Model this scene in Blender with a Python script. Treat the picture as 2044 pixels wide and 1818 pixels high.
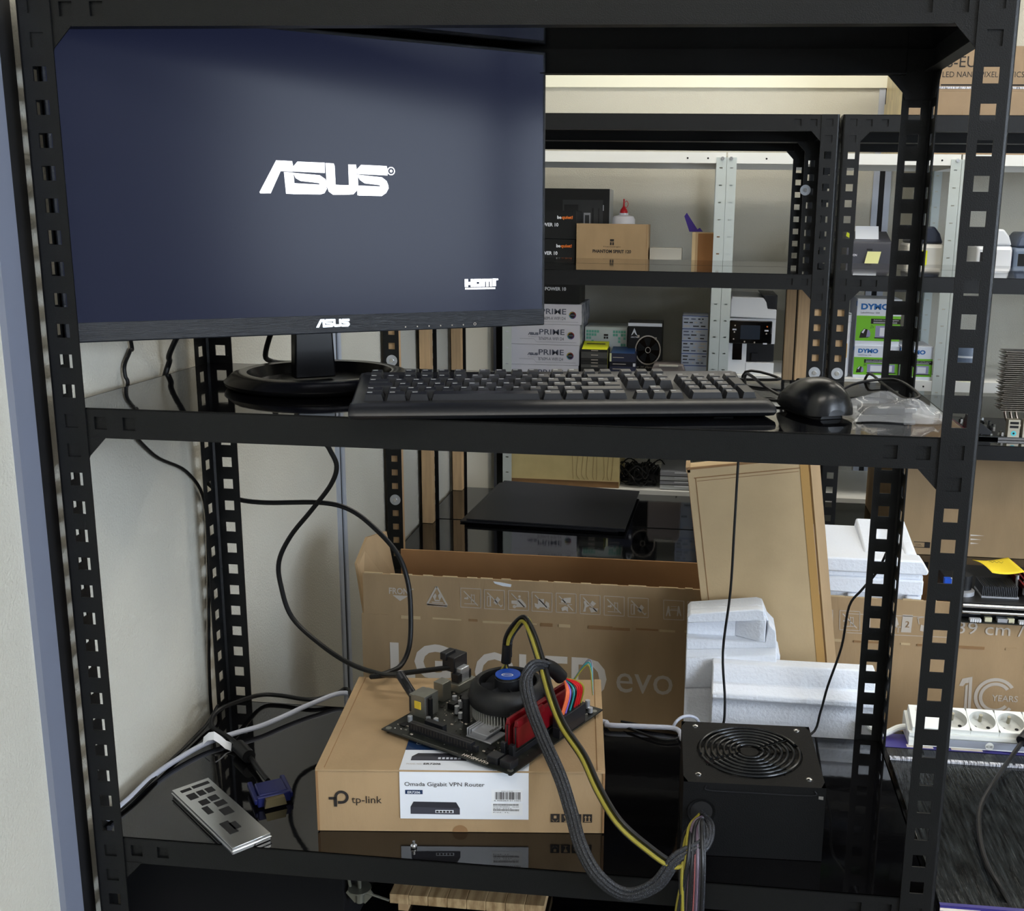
import bpy, bmesh, math, random
from mathutils import Vector, Matrix
random.seed(7)
PI = math.pi
for o in list(bpy.data.objects): bpy.data.objects.remove(o)
SC = bpy.context.scene
COL = SC.collection

# ------------------------------------------------------------------ camera
CAM = Vector((0.64158, -0.99187, 0.67012)); YAW, PIT, ROL, FPX = -0.10427, 0.21784, 0.01499, 2134.44
PPX, PPY = 147.27, -1.96
_f = Vector((math.sin(YAW)*math.cos(PIT), math.cos(YAW)*math.cos(PIT), -math.sin(PIT)))
_r = Vector((math.cos(YAW), -math.sin(YAW), 0)); _u = _r.cross(_f)
cR = _r*math.cos(ROL) + _u*math.sin(ROL); cU = -_r*math.sin(ROL) + _u*math.cos(ROL)
cam = bpy.data.cameras.new('camera'); camo = bpy.data.objects.new('camera', cam); COL.objects.link(camo)
cam.sensor_fit = 'HORIZONTAL'; cam.sensor_width = 36.0; cam.lens = FPX*36.0/2044
cam.shift_x = -PPX/2044; cam.shift_y = PPY/2044; cam.clip_start = 0.02; cam.clip_end = 60
m = Matrix.Identity(4)
for i in range(3):
    m[i][0] = cR[i]; m[i][1] = cU[i]; m[i][2] = -_f[i]; m[i][3] = CAM[i]
camo.matrix_world = m
SC.camera = camo

# ------------------------------------------------------------------ world, light, exposure
SC.view_settings.view_transform = 'Standard'; SC.view_settings.look = 'None'
SC.view_settings.gamma = 1.0; SC.view_settings.use_curve_mapping = False
SC.view_settings.exposure = -0.05
W = bpy.data.worlds.new('world'); SC.world = W; W.use_nodes = True
W.node_tree.nodes['Background'].inputs[0].default_value = (0.75, 0.82, 0.95, 1)
W.node_tree.nodes['Background'].inputs[1].default_value = 0.1

def area(name, loc, target, sx, sy, power, col):
    l = bpy.data.lights.new(name, 'AREA'); l.shape = 'RECTANGLE'; l.size = sx; l.size_y = sy
    l.energy = power; l.color = col
    o = bpy.data.objects.new(name, l); COL.objects.link(o); o.location = loc
    d = (Vector(target)-Vector(loc)).normalized()
    o.rotation_euler = d.to_track_quat('-Z', 'Y').to_euler()
    return o
ZC = 1.85      # ceiling height
ZF = -0.75     # floor height
WARM = (1.0, 0.975, 0.93); COOL = (0.77, 0.87, 1.0)
LAMPS = [(0.55, -1.35, 1.2, 0.6, 3.0), (2.3, -1.0, 1.2, 0.6, 4), (0.9, 0.85, 1.2, 0.3, 3),
         (0.7, 2.02, 1.3, 0.3, 3.6), (2.2, 1.9, 1.3, 0.3, 7.5)]
for i, (x, y, sx, sy, p) in enumerate(LAMPS):
    area('ceiling_lamp_light', (x, y, ZC-0.03), (x, y, 0), sx, sy, p, WARM if i < 2 else (1.0, 0.95, 0.84))
area('window_daylight', (3.9, -1.8, 0.85), (0.8, 0.3, 0.2), 2.4, 1.3, 150, COOL)
area('window_daylight', (1.4, -3.3, 0.8), (0.7, 0.3, 0.3), 2.6, 1.5, 5, (0.93, 0.96, 1.0))

# ------------------------------------------------------------------ helpers
def at(px, py, X=None, Y=None, Z=None):
    """world point seen at a photo pixel on the plane of a known surface"""
    d = _f + cR*((px-1022-PPX)/FPX) - cU*((py-909-PPY)/FPX)
    i, v = (0, X) if X is not None else (1, Y) if Y is not None else (2, Z)
    return CAM + d*((v-CAM[i])/d[i])

def lin(c):
    r = []
    for v in c[:3]:
        v = v/255.0
        r.append(v/12.92 if v <= 0.04045 else ((v+0.055)/1.055)**2.4)
    return (r[0], r[1], r[2], 1.0)

MATS = {}
def mat(name, col, rough=0.5, metal=0.0, bump=0.0, bscale=80.0, var=0.0, vscale=6.0, emit=0.0, ecol=None,
        alpha=1.0, trans=0.0, coat=0.0, spec=0.5, ior=1.45, stretch=None, var2=None):
    if name in MATS: return MATS[name]
    m = bpy.data.materials.new(name); m.use_nodes = True; nt = m.node_tree; b = nt.nodes['Principled BSDF']
    c = lin(col)
    b.inputs['Base Color'].default_value = c; b.inputs['Roughness'].default_value = rough
    b.inputs['Metallic'].default_value = metal; b.inputs['IOR'].default_value = ior
    b.inputs['Specular IOR Level'].default_value = spec
    if coat: b.inputs['Coat Weight'].default_value = coat; b.inputs['Coat Roughness'].default_value = 0.05
    if alpha < 1: b.inputs['Alpha'].default_value = alpha
    if trans: b.inputs['Transmission Weight'].default_value = trans
    if emit:
        b.inputs['Emission Color'].default_value = lin(ecol or col); b.inputs['Emission Strength'].default_value = emit
    tc = nt.nodes.new('ShaderNodeTexCoord'); mp = nt.nodes.new('ShaderNodeMapping')
    nt.links.new(tc.outputs['Object'], mp.inputs[0])
    if stretch: mp.inputs['Scale'].default_value = stretch
    if var:
        n = nt.nodes.new('ShaderNodeTexNoise'); n.inputs['Scale'].default_value = vscale; n.inputs['Detail'].default_value = 6
        nt.links.new(mp.outputs[0], n.inputs[0])
        r = nt.nodes.new('ShaderNodeValToRGB')
        c2 = lin(var2) if var2 else (c[0]*(1-var), c[1]*(1-var), c[2]*(1-var), 1)
        r.color_ramp.elements[0].color = c2; r.color_ramp.elements[1].color = c
        r.color_ramp.elements[0].position = 0.35; r.color_ramp.elements[1].position = 0.62
        nt.links.new(n.outputs[0], r.inputs[0]); nt.links.new(r.outputs[0], b.inputs['Base Color'])
    if bump:
        n2 = nt.nodes.new('ShaderNodeTexNoise'); n2.inputs['Scale'].default_value = bscale; n2.inputs['Detail'].default_value = 3
        nt.links.new(mp.outputs[0], n2.inputs[0])
        bp = nt.nodes.new('ShaderNodeBump'); bp.inputs['Strength'].default_value = bump; bp.inputs['Distance'].default_value = 0.001
        nt.links.new(n2.outputs[0], bp.inputs['Height']); nt.links.new(bp.outputs[0], b.inputs['Normal'])
    MATS[name] = m
    return m

M_WALL = mat('wall_vinyl', (194, 191, 179), 0.75, bump=1.0, bscale=300, var=0.035, vscale=400)
M_WALLC = mat('wall_cream', (232, 230, 212), 0.7)
M_CEIL = mat('ceiling_paint', (235, 233, 225), 0.9)
M_FLOOR = mat('floor_vinyl', (110, 108, 105), 0.5, var=0.3)
M_BLK = mat('black_powder_coat', (15, 16, 17), 0.42, bump=0.25, bscale=900, spec=0.35)
M_SHELF = mat('black_gloss_shelf', (8, 8, 10), 0.04, bump=0.03, bscale=60, spec=0.5, ior=1.66)
M_ALU = mat('anodised_aluminium', (138, 144, 162), 0.4, metal=0.35); M_ALUL = mat('pale_aluminium', (180, 186, 198), 0.4, metal=0.15)
M_DARK = mat('dark_gap', (14, 14, 17), 0.7)
M_STEEL = mat('bright_steel', (215, 215, 215), 0.22, metal=1.0)
M_ZINC = mat('zinc', (196, 200, 206), 0.35, metal=0.75)
M_CARD = mat('cardboard', (168, 141, 106), 0.85, var=0.1, vscale=25, bump=0.2, bscale=300, stretch=(1, 1, 0.3))
M_CARD2 = mat('cardboard_light', (192, 168, 130), 0.85, var=0.07, vscale=18, bump=0.2, bscale=250)
M_CARD3 = mat('cardboard_fold', (146, 112, 76), 0.9, var=0.12, vscale=30)
M_TAPE = mat('brown_tape', (190, 150, 92), 0.3, alpha=0.9)
M_INKW = mat('pale_print', (222, 212, 200), 0.8)
M_INKG = mat('grey_print', (190, 180, 168), 0.8)
M_INKB = mat('black_print', (38, 34, 32), 0.7)
M_PAPER = mat('white_label_paper', (224, 228, 236), 0.55)
M_NAVY = mat('navy_print', (24, 48, 84), 0.5)
M_FOAM = mat('white_foam', (234, 238, 246), 0.8, bump=1.0, bscale=220)
M_WOOD = mat('pine_wood', (192, 158, 116), 0.6, var=0.18, vscale=14, stretch=(9, 9, 0.6))
M_RUB = mat('black_cable_rubber', (14, 15, 17), 0.42, spec=0.35)
M_PLA = mat('black_plastic', (26, 27, 31), 0.38)
M_PLAM = mat('matte_black_plastic', (17, 18, 21), 0.5, bump=0.1, bscale=600)
M_PLG = mat('gloss_black_plastic', (10, 10, 12), 0.08)
M_WHP = mat('white_plastic', (228, 230, 234), 0.35)
M_GREY = mat('light_grey_paint', (196, 204, 202), 0.45)
M_WSH = mat('white_shelf_paint', (236, 236, 232), 0.4)
M_WCAB = mat('white_cable', (168, 172, 186), 0.4)

class MB:
    def __init__(s): s.v = []; s.f = []; s.mi = []; s.mats = []; s.T = Matrix.Identity(4)
    def mx(s, m):
        if m not in s.mats: s.mats.append(m)
        return s.mats.index(m)
    def add(s, vs, fs, m):
        b = len(s.v); k = s.mx(m)
        s.v += [s.T @ Vector(p) for p in vs]
        for f in fs: s.f.append([b+i for i in f]); s.mi.append(k)
        return s
    def box(s, a, b, m):
        x0, y0, z0 = a; x1, y1, z1 = b
        return s.add([(x0,y0,z0),(x1,y0,z0),(x1,y1,z0),(x0,y1,z0),(x0,y0,z1),(x1,y0,z1),(x1,y1,z1),(x0,y1,z1)],
                     [(0,3,2,1),(4,5,6,7),(0,1,5,4),(1,2,6,5),(2,3,7,6),(3,0,4,7)], m)
    def poly(s, pts, m): return s.add(pts, [tuple(range(len(pts)))], m)
    def prism(s, pts, d, m):
        """polygon extruded by the vector d"""
        n = len(pts); d = Vector(d); P = [Vector(p) for p in pts]
        fs = [tuple(range(n))[::-1], tuple(range(n, 2*n))] + [(i, (i+1) % n, n+(i+1) % n, n+i) for i in range(n)]
        return s.add(P + [p+d for p in P], fs, m)
    def cyl(s, c, r, h, m, ax='z', n=20, r2=None):
        r2 = r if r2 is None else r2; vs = []
        for k, (rr, hh) in enumerate(((r, 0), (r2, h))):
            for i in range(n):
                a = 2*PI*i/n; p = (rr*math.cos(a), rr*math.sin(a), hh)
                if ax == 'y': p = (p[0], p[2], p[1])
                if ax == 'x': p = (p[2], p[0], p[1])
                vs.append((c[0]+p[0], c[1]+p[1], c[2]+p[2]))
        return s.add(vs, [tuple(range(n))[::-1], tuple(range(n, 2*n))] + [(i, (i+1) % n, n+(i+1) % n, n+i) for i in range(n)], m)
    def lathe(s, c, prof, m, n=32):
        vs = []; fs = []
        for r, z in prof:
            for i in range(n):
                a = 2*PI*i/n; vs.append((c[0]+r*math.cos(a), c[1]+r*math.sin(a), c[2]+z))
        for k in range(len(prof)-1):
            for i in range(n):
                j = (i+1) % n; fs.append((k*n+i, k*n+j, (k+1)*n+j, (k+1)*n+i))
        fs.append(tuple(range(n))[::-1]); fs.append(tuple((len(prof)-1)*n+i for i in range(n)))
        return s.add(vs, fs, m)
    def tube(s, pts, r, m, n=10, smooth=6, caps=True, flat=1.0):
        P = spline(pts, smooth); vs = []; fs = []
        t0 = (P[1]-P[0]).normalized(); nr = t0.orthogonal().normalized()
        for i, p in enumerate(P):
            t = (P[min(i+1, len(P)-1)]-P[max(i-1, 0)]).normalized()
            nr = (nr - t*nr.dot(t)).normalized(); bn = t.cross(nr)
            for k in range(n):
                a = 2*PI*k/n; vs.append(p + nr*(r*math.cos(a)*flat) + bn*(r*math.sin(a)))
        for i in range(len(P)-1):
            for k in range(n):
                j = (k+1) % n; fs.append((i*n+k, i*n+j, (i+1)*n+j, (i+1)*n+k))
        if caps: fs.append(tuple(range(n))[::-1]); fs.append(tuple((len(P)-1)*n+k for k in range(n)))
        return s.add(vs, fs, m)
    def text(s, t, o, r, u, h, m, w=None, bold=0.0, lift=0.0004, align='l'):
        """flat lettering: cap height h, optional width w, on the plane through o spanned by r and u"""
        o = Vector(o); r = Vector(r).normalized(); u = Vector(u).normalized(); n = r.cross(u)
        vs, fs = glyphs(t, bold)
        x0 = min(v[0] for v in vs); x1 = max(v[0] for v in vs)
        sc = h/0.70; sx = sc if w is None else w/(x1-x0)
        off = x0 if align == 'l' else x1 if align == 'r' else (x0+x1)/2
        return s.add([o + r*((v[0]-off)*sx) + u*(v[1]*sc) + n*lift for v in vs], fs, m)
    def mesh(s, name, bevel=0, smooth=False, ang=35):
        me = bpy.data.meshes.new(name); me.from_pydata([tuple(v) for v in s.v], [], s.f)
        for m_ in s.mats: me.materials.append(m_)
        for p, k in zip(me.polygons, s.mi): p.material_index = k
        me.update()
        if smooth:
            me.polygons.foreach_set('use_smooth', [True]*len(me.polygons))
            try: me.set_sharp_from_angle(angle=math.radians(ang))
            except Exception: pass
        return me
    def build(s, name, parent=None, bevel=0, smooth=False, ang=35, sub=0, seg=2, loc=None, rz=0):
        me = s.mesh(name, smooth=smooth or bevel > 0, ang=ang)
        return put(name, me, parent, bevel, sub, seg, loc, rz)

def put(name, me, parent=None, bevel=0, sub=0, seg=2, loc=None, rz=0):
    o = bpy.data.objects.new(name, me); COL.objects.link(o)
    if parent: o.parent = parent
    if loc is not None: o.location = loc
    if rz: o.rotation_euler = (0, 0, rz)
    if bevel:
        b = o.modifiers.new('bevel', 'BEVEL'); b.width = bevel; b.segments = seg; b.limit_method = 'ANGLE'; b.angle_limit = math.radians(40)
    if sub:
        b = o.modifiers.new('sub', 'SUBSURF'); b.levels = sub; b.render_levels = sub
    return o

GC = {}
def glyphs(t, bold):
    k = (t, bold)
    if k in GC: return GC[k]
    c = bpy.data.curves.new('t', 'FONT'); c.body = t; c.size = 1.0; c.offset = bold; c.resolution_u = 3
    o = bpy.data.objects.new('t', c); COL.objects.link(o)
    dg = bpy.context.evaluated_depsgraph_get()
    me = bpy.data.meshes.new_from_object(o.evaluated_get(dg))
    GC[k] = ([tuple(v.co) for v in me.vertices], [tuple(p.vertices) for p in me.polygons])
    bpy.data.objects.remove(o); bpy.data.meshes.remove(me); bpy.data.curves.remove(c)
    return GC[k]

def spline(pts, k=6):
    P = [Vector(p) for p in pts]
    if k <= 1 or len(P) < 3: return P
    Q = [P[0]*2-P[1]] + P + [P[-1]*2-P[-2]]; out = []
    for i in range(1, len(Q)-2):
        a, b, c, d = Q[i-1:i+3]
        for j in range(k):
            t = j/k
            out.append(0.5*((2*b)+(c-a)*t+(2*a-5*b+4*c-d)*t*t+(3*b-a-3*c+d)*t**3))
    out.append(P[-1]); return out

def thing(name, label, cat, loc=(0, 0, 0), rz=0, group=None):
    o = bpy.data.objects.new(name, None); COL.objects.link(o); o.empty_display_size = 0.05
    o.location = loc; o.rotation_euler = (0, 0, rz); o['label'] = label; o['category'] = cat
    if group: o['group'] = group
    return o
def tag(o, label, cat, group=None):
    o['label'] = label; o['category'] = cat
    if group: o['group'] = group
    return o
def struct(o): o['kind'] = 'structure'; return o
def dup(root, loc, rz=0, label=None, group=None):
    r = root.copy(); COL.objects.link(r); r.location = loc; r.rotation_euler = (0, 0, rz)
    if label: r['label'] = label
    if group: r['group'] = group
    for ch in list(root.children):
        c = ch.copy(); COL.objects.link(c); c.parent = r
        for g in list(ch.children):
            d = g.copy(); COL.objects.link(d); d.parent = c
    return r

ASUSP = [
 [(135,575),(352,200),(545,207),(556,270),(548,332),(400,328),(268,590),(145,590)],
 [(556,270),(610,212),(948,222),(945,346),(548,330)],
 [(440,337),(548,342),(560,400),(560,600),(455,595)],
 [(560,470),(875,485),(962,475),(962,540),(930,590),(880,605),(560,600)],
 [(548,345),(880,373),(950,420),(962,476),(875,485),(868,468),(640,443),(580,410)],
 [(957,225),(1060,230),(1072,260),(1075,488),(1200,493),(1200,610),(1040,610),(985,570),(962,500)],
 [(1245,240),(1345,242),(1350,290),(1345,560),(1300,605),(1200,610),(1200,493),(1245,493)],
 [(1352,300),(1410,243),(1745,255),(1757,300),(1755,372),(1352,356)],
 [(1350,362),(1366,400),(1366,618),(1350,615)],
 [(1366,497),(1655,508),(1760,500),(1765,530),(1730,590),(1670,628),(1366,620)],
 [(1352,362),(1680,395),(1740,440),(1764,500),(1655,508),(1645,492),(1450,470),(1390,430)]]
def asus(mb, o, r, u, w, m, lift=0.0004, reg=False):
    o = Vector(o); r = Vector(r).normalized(); u = Vector(u).normalized(); n = r.cross(u); s = w/1630.0
    def P(x, y, k=0): return o + r*((x-135)*s) + u*((600-(y-(x-135)*0.026))*s) + n*(lift+k)
    for pl in ASUSP: mb.poly([P(*p) for p in pl][::-1], m)
    if reg:
        for r0, r1 in ((40, 52), (0, 18)):
            for i in range(16):
                a, b = 2*PI*i/16, 2*PI*(i+1)/16
                mb.poly([P(1803+r0*math.cos(a), 317-r0*math.sin(a)), P(1803+r1*math.cos(a), 317-r1*math.sin(a)),
                         P(1803+r1*math.cos(b), 317-r1*math.sin(b)), P(1803+r0*math.cos(b), 317-r0*math.sin(b))], m)

def perf(mb, o, U, V, N, L, H, cs, hu, hv, t, m):
    """sheet L x H (along U, V) of thickness t with rectangular holes hu x hv centred on its mid line at distances cs"""
    o = Vector(o); U = Vector(U); V = Vector(V); N = Vector(N)
    us = [0]; hole = []
    for c in cs:
        if c-hu/2 > us[-1]+1e-5 and c+hu/2 < L: us += [c-hu/2, c+hu/2]; hole.append(len(us)-2)
    us.append(L); vs_ = [0, (H-hv)/2, (H+hv)/2, H]
    n = len(us); vv = []
    for k in (0, t):
        for a in us:
            for b in vs_: vv.append(o+U*a+V*b+N*k)
    idx = lambda k, i, j: k*n*4+i*4+j
    fs = []
    for i in range(n-1):
        for j in range(3):
            if i in hole and j == 1:
                a, b, c, d = (idx(0,i,1), idx(0,i+1,1), idx(0,i+1,2), idx(0,i,2)); K = n*4
                fs += [(a, b, b+K, a+K), (b, c, c+K, b+K), (c, d, d+K, c+K), (d, a, a+K, d+K)]
            else:
                a, b, c, d = (idx(0,i,j), idx(0,i+1,j), idx(0,i+1,j+1), idx(0,i,j+1)); K = n*4
                fs += [(a, d, c, b), (a+K, b+K, c+K, d+K)]
    for i in range(n-1):
        for j in (0, 3):
            a, b = idx(0,i,j), idx(0,i+1,j); K = n*4; fs.append((a, b, b+K, a+K))
    for i in (0, n-1):
        for j in range(3):
            a, b = idx(0,i,j), idx(0,i,j+1); K = n*4; fs.append((a, b, b+K, a+K))
    mb.add(vv, fs, m)

# ------------------------------------------------------------------ room
mb = MB(); mb.box((-0.9, -3.6, ZF-0.1), (4.2, 3.0, ZF), M_FLOOR); struct(mb.build('floor'))
mb = MB(); mb.box((-0.9, -3.6, ZC), (4.2, 3.0, ZC+0.1), M_CEIL); struct(mb.build('ceiling'))
mb = MB(); mb.box((-0.12, -3.6, ZF), (-0.02, 3.0, ZC), M_WALL); struct(mb.build('wall_left'))
YBK = 2.80
mb = MB(); mb.box((-0.12, YBK, ZF), (4.2, YBK+0.1, ZC), M_WALL); struct(mb.build('wall_back'))
mb = MB()
mb.box((4.0, -3.6, ZF), (4.1, -3.0, ZC), M_WALL); mb.box((4.0, -0.6, ZF), (4.1, 3.0, ZC), M_WALL)
mb.box((4.0, -3.0, ZF), (4.1, -0.6, 0.2), M_WALL); mb.box((4.0, -3.0, 1.5), (4.1, -0.6, ZC), M_WALL)
struct(mb.build('wall_right'))
mb = MB(); mb.box((-0.12, -3.7, ZF), (0.1, -3.6, ZC), M_WALL); mb.box((2.7, -3.7, ZF), (4.1, -3.6, ZC), M_WALL)
mb.box((0.1, -3.7, ZF), (2.7, -3.6, 0.0), M_WALL); mb.box((0.1, -3.7, 1.6), (2.7, -3.6, ZC), M_WALL)
struct(mb.build('wall_front'))
M_GLZ = mat('window_glass', (235, 240, 245), 0.05, trans=1.0, ior=1.1)
mb = MB(); mb.box((4.04, -3.0, 0.2), (4.05, -0.6, 1.5), M_GLZ); mb.box((4.0, -1.83, 0.2), (4.07, -1.77, 1.5), M_WHP); struct(mb.build('window_1'))
mb = MB(); mb.box((0.1, -3.66, 0.0), (2.7, -3.65, 1.6), M_GLZ); mb.box((1.37, -3.68, 0), (1.43, -3.62, 1.6), M_WHP); struct(mb.build('window_2'))
# aluminium joint profiles of the partition
def joint_left(y, w, n):
    mb = MB(); mb.box((-0.02, y-w/2, ZF), (-0.0165, y-w*0.14, ZC), M_ALUL); mb.box((-0.02, y-w*0.14, ZF), (-0.0190, y+w*0.14, ZC), M_DARK)
    mb.box((-0.02, y+w*0.14, ZF), (-0.0165, y+w/2, ZC), M_ALUL); struct(mb.build(n))
joint_left(0.90, 0.045, 'trim_1')
mb = MB(); mb.box((-0.02, -0.038, ZF), (-0.013, -0.008, ZC), M_ALU); mb.box((-0.02, -0.008, ZF), (-0.017, 0.02, ZC), M_DARK); struct(mb.build('trim_2'))
mb = MB(); mb.box((-0.02, 2.42, ZF), (-0.016, 2.56, ZC), M_DARK); mb.box((-0.02, 2.41, ZF), (-0.012, 2.42, ZC), M_ALU); struct(mb.build('trim_3'))
xj = at(1757, 400, Y=YBK).x
mb = MB(); mb.box((xj-0.028, YBK-0.006, ZF), (xj-0.008, YBK, ZC), M_ALUL); mb.box((xj-0.008, YBK-0.002, ZF), (xj+0.010, YBK, ZC), M_DARK)
mb.box((xj+0.010, YBK-0.006, ZF), (xj+0.030, YBK, ZC), M_ALUL); struct(mb.build('trim_4'))
zt = at(1300, 175, Y=YBK).z
mb = MB(); mb.box((-0.02, YBK-0.012, zt), (1.62, YBK, zt+0.35), M_WALLC); struct(mb.build('trim_5'))
M_LAMP = mat('lamp_panel', (255, 248, 235), 0.5, emit=6.0)
lamp0 = None
for i, (x, y, sx, sy, p) in enumerate(LAMPS):
    lab = ['first ceiling light panel from the front, above the left side', 'front right ceiling light panel', 'narrow ceiling light above the aisle behind the near rack',
           'narrow ceiling light over the rear left racks', 'narrow ceiling light over the rear right racks'][i]
    t = thing('ceiling_light', lab, 'ceiling light', (x, y, ZC), group='ceiling lights')
    mb = MB(); mb.box((-sx/2-0.02, -sy/2-0.02, -0.02), (sx/2+0.02, sy/2+0.02, 0), M_WHP); mb.build('frame', t)
    mb = MB(); mb.box((-sx/2, -sy/2, -0.024), (sx/2, sy/2, -0.02), M_LAMP); mb.build('diffuser', t)

# ------------------------------------------------------------------ black boltless racks
PW = 0.0345; RH = 0.0305; PITCH = 0.03; HZ0 = 0.464
def post_mesh(ztop):
    mb = MB(); L = ztop-ZF; cs = []
    z = HZ0 - PITCH*60
    while z < ztop-0.01:
        if z > ZF+0.02: cs.append(z-ZF)
        z += PITCH
    perf(mb, (0.004, 0, 0), (0,0,1), (1,0,0), (0,1,0), L, PW-0.004, cs, 0.0135, 0.0135, 0.0016, M_BLK)
    perf(mb, (0, 0.004, 0), (0,0,1), (0,1,0), (1,0,0), L, PW-0.004, cs, 0.0135, 0.0135, 0.0016, M_BLK)
    a = [(0.004,0,0),(0.0018,0.0006,0),(0.0006,0.0018,0),(0,0.004,0),(0.0016,0.004,0),(0.004,0.0016,0)]
    mb.prism(a, (0,0,L), M_BLK)
    return mb.mesh('post', smooth=True, ang=30)
def shelf_mesh(Wd, D):
    mb = MB(); t = 0.0015; e = 0.0022
    mb.box((e, e, -t), (Wd-e, D-e, 0), M_SHELF)
    for (o, U, V, N, L) in (((PW-0.001, e, -RH), (1,0,0), (0,0,1), (0,1,0), Wd-2*PW+0.002), ((PW-0.001, D-e, -RH), (1,0,0), (0,0,1), (0,-1,0), Wd-2*PW+0.002),
                            ((e, PW-0.001, -RH), (0,1,0), (0,0,1), (1,0,0), D-2*PW+0.002), ((Wd-e, PW-0.001, -RH), (0,1,0), (0,0,1), (-1,0,0), D-2*PW+0.002)):
        cs = [0.015, 0.045, L-0.045, L-0.015]
        perf(mb, o, U, V, N, L, RH, cs, 0.013, 0.013, t, M_BLK)
        oo = Vector(o)+Vector(N)*(t+0.0016); d = Vector(U)*L+Vector(V)*(RH-0.001)+Vector(N)*0.001
        a = oo; b = oo+d
        mb.box((min(a.x,b.x),min(a.y,b.y),min(a.z,b.z)), (max(a.x,b.x),max(a.y,b.y),max(a.z,b.z)), M_BLK)
        a = Vector(o)+Vector(N)*t; b = a+Vector(U)*L+Vector(N)*0.014+Vector(V)*0.0012
        mb.box((min(a.x,b.x),min(a.y,b.y),min(a.z,b.z)), (max(a.x,b.x),max(a.y,b.y),max(a.z,b.z)), M_BLK)
    return mb.mesh('shelf')
def plate_mesh():
    mb = MB(); g = 0.019; zt_ = -0.0016
    P = [(0.0018, zt_), (PW-0.002, zt_), (PW-0.002, -RH+0.001), (PW+g, -RH+0.001), (PW, -RH-g), (PW-0.003, -RH-g-0.008), (0.0018, -RH-g-0.008)]
    mb.prism([(x, 0.0018, z) for x, z in P], (0, 0.0014, 0), M_BLK)
    mb.prism([(0.0018, x, z) for x, z in P][::-1], (0.0014, 0, 0), M_BLK)
    return mb.mesh('corner_plate')
PLATE = plate_mesh(); POSTM = {}; SHM = {}
def rack(label, x, y, Wd, D, ztop, levels, zfoot=ZF):
    t = thing('shelving_unit', label, 'shelving unit', (x, y, ZF), group='black perforated steel shelving units')
    if ztop not in POSTM: POSTM[ztop] = post_mesh(ztop)
    if (Wd, D) not in SHM: SHM[(Wd, D)] = shelf_mesh(Wd, D)
    cor = [((0,0), 0), ((Wd,0), PI/2), ((Wd,D), PI), ((0,D), -PI/2)]
    for (cx, cy), r in cor:
        put('post', POSTM[ztop], t, loc=(cx, cy, 0), rz=r)
    for z in levels:
        s = put('shelf', SHM[(Wd, D)], t, loc=(0, 0, z-ZF))
        for (cx, cy), r in cor: put('corner_plate', PLATE, t, loc=(cx, cy, z-ZF), rz=r)
    return t
DA = 0.345; ZM = 0.4775; ZT = 0.8665; ZLOW = -0.14
rackA = rack('near black perforated rack holding the monitor and motherboard', 0, 0, 0.90, DA, ZT+0.004, [ZT, ZM, 0.0, ZLOW])
YB = 1.17; DB = 0.32; XB = -0.013; WB = 0.905; ZBT = 0.869; ZBM = 0.568; ZBL = -0.058
B1L = rack('black rack by the left wall behind the long television carton', XB, YB, WB, DB, ZBT, [ZBT, ZBM, ZBL])
B2L = rack('black rack standing back to back behind the left far one', XB, YB+DB+0.002, WB, DB, ZBT, [ZBT, ZBM, ZBL])
XR = XB+WB+0.006
B1R = rack('right far black rack carrying the motherboard with the tower cooler', XR, YB, WB, DB, ZBT, [ZBT, ZBM, 0.238, ZBL])
B2R = rack('black rack behind the right far one, seen past the taped carton', XR, YB+DB+0.002, WB, DB, ZBT, [ZBT, ZBM, 0.238, ZBL])
# washers and screws fixing the battens
def washer(par, x, y, z, dirv=(0, -1, 0)):
    ax = 'y' if dirv[1] else 'x'; s = dirv[1] or dirv[0]
    mb = MB()
    if ax == 'y':
        mb.cyl((x, y-0.0012, z), 0.0115, 0.0012, M_ZINC, 'y', 28); w = mb.build('washer', par, smooth=True)
        mb = MB(); mb.cyl((x, y-0.0035, z), 0.0042, 0.0023, M_STEEL, 'y', 14, 0.0048); mb.build('screw', w, smooth=True)
    else:
        mb.cyl((x, y, z), 0.0115, 0.0012, M_ZINC, 'x', 28); w = mb.build('washer', par, smooth=True)
        mb = MB(); mb.cyl((x-0.0023, y, z), 0.0042, 0.0023, M_STEEL, 'x', 14, 0.0048); mb.build('screw', w, smooth=True)
for z in (0.374, 0.074): washer(B1L, PW/2+0.002, 0, z-ZF)
for z in (0.374, 0.074): washer(B1L, WB-PW/2-0.002, 0, z-ZF)
washer(B1R, PW/2+0.002, 0, 0.374-ZF)
washer(B1L, WB-PW/2-0.012, DB-0.0017, 0.737-ZF)
# pine battens between the shelves
def batten(x, y, z0, z1, lab):
    mb = MB(); mb.box((0, 0, 0), (0.026, 0.026, z1-z0), M_WOOD); o = mb.build('wooden_batten', bevel=0.001, loc=(x, y, z0))
    tag(o, lab, 'wooden batten', 'pine battens behind the rack posts')
zb0, zb1 = ZBL+0.0005, ZBM-RH-0.001
batten(XB+0.004, YB+0.006, zb0, zb1, 'pine batten hidden behind the washered left post, seen through its holes')
batten(XB+0.004, YB+DB-0.044, zb0, zb1, 'pine batten against the left wall, nearer of the two in plain view')
batten(XB+0.004, YB+2*DB-0.042, zb0, zb1, 'pine batten against the left wall, farther of the two in plain view')
batten(XB+WB-0.030, YB+0.006, zb0, zb1, 'pine batten behind the right front post of the left far rack')
batten(XB+WB-0.034, YB+DB-0.044, zb0, zb1, 'pine batten with a small pencil cross between printer and washered posts')
batten(XB+WB-0.034, YB+2*DB-0.042, zb0, zb1, 'pine batten right beside the white printer')
batten(XR+0.004, YB+0.006, 0.238+0.0005, zb1, 'pine batten behind the left front post of the right far rack')

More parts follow.
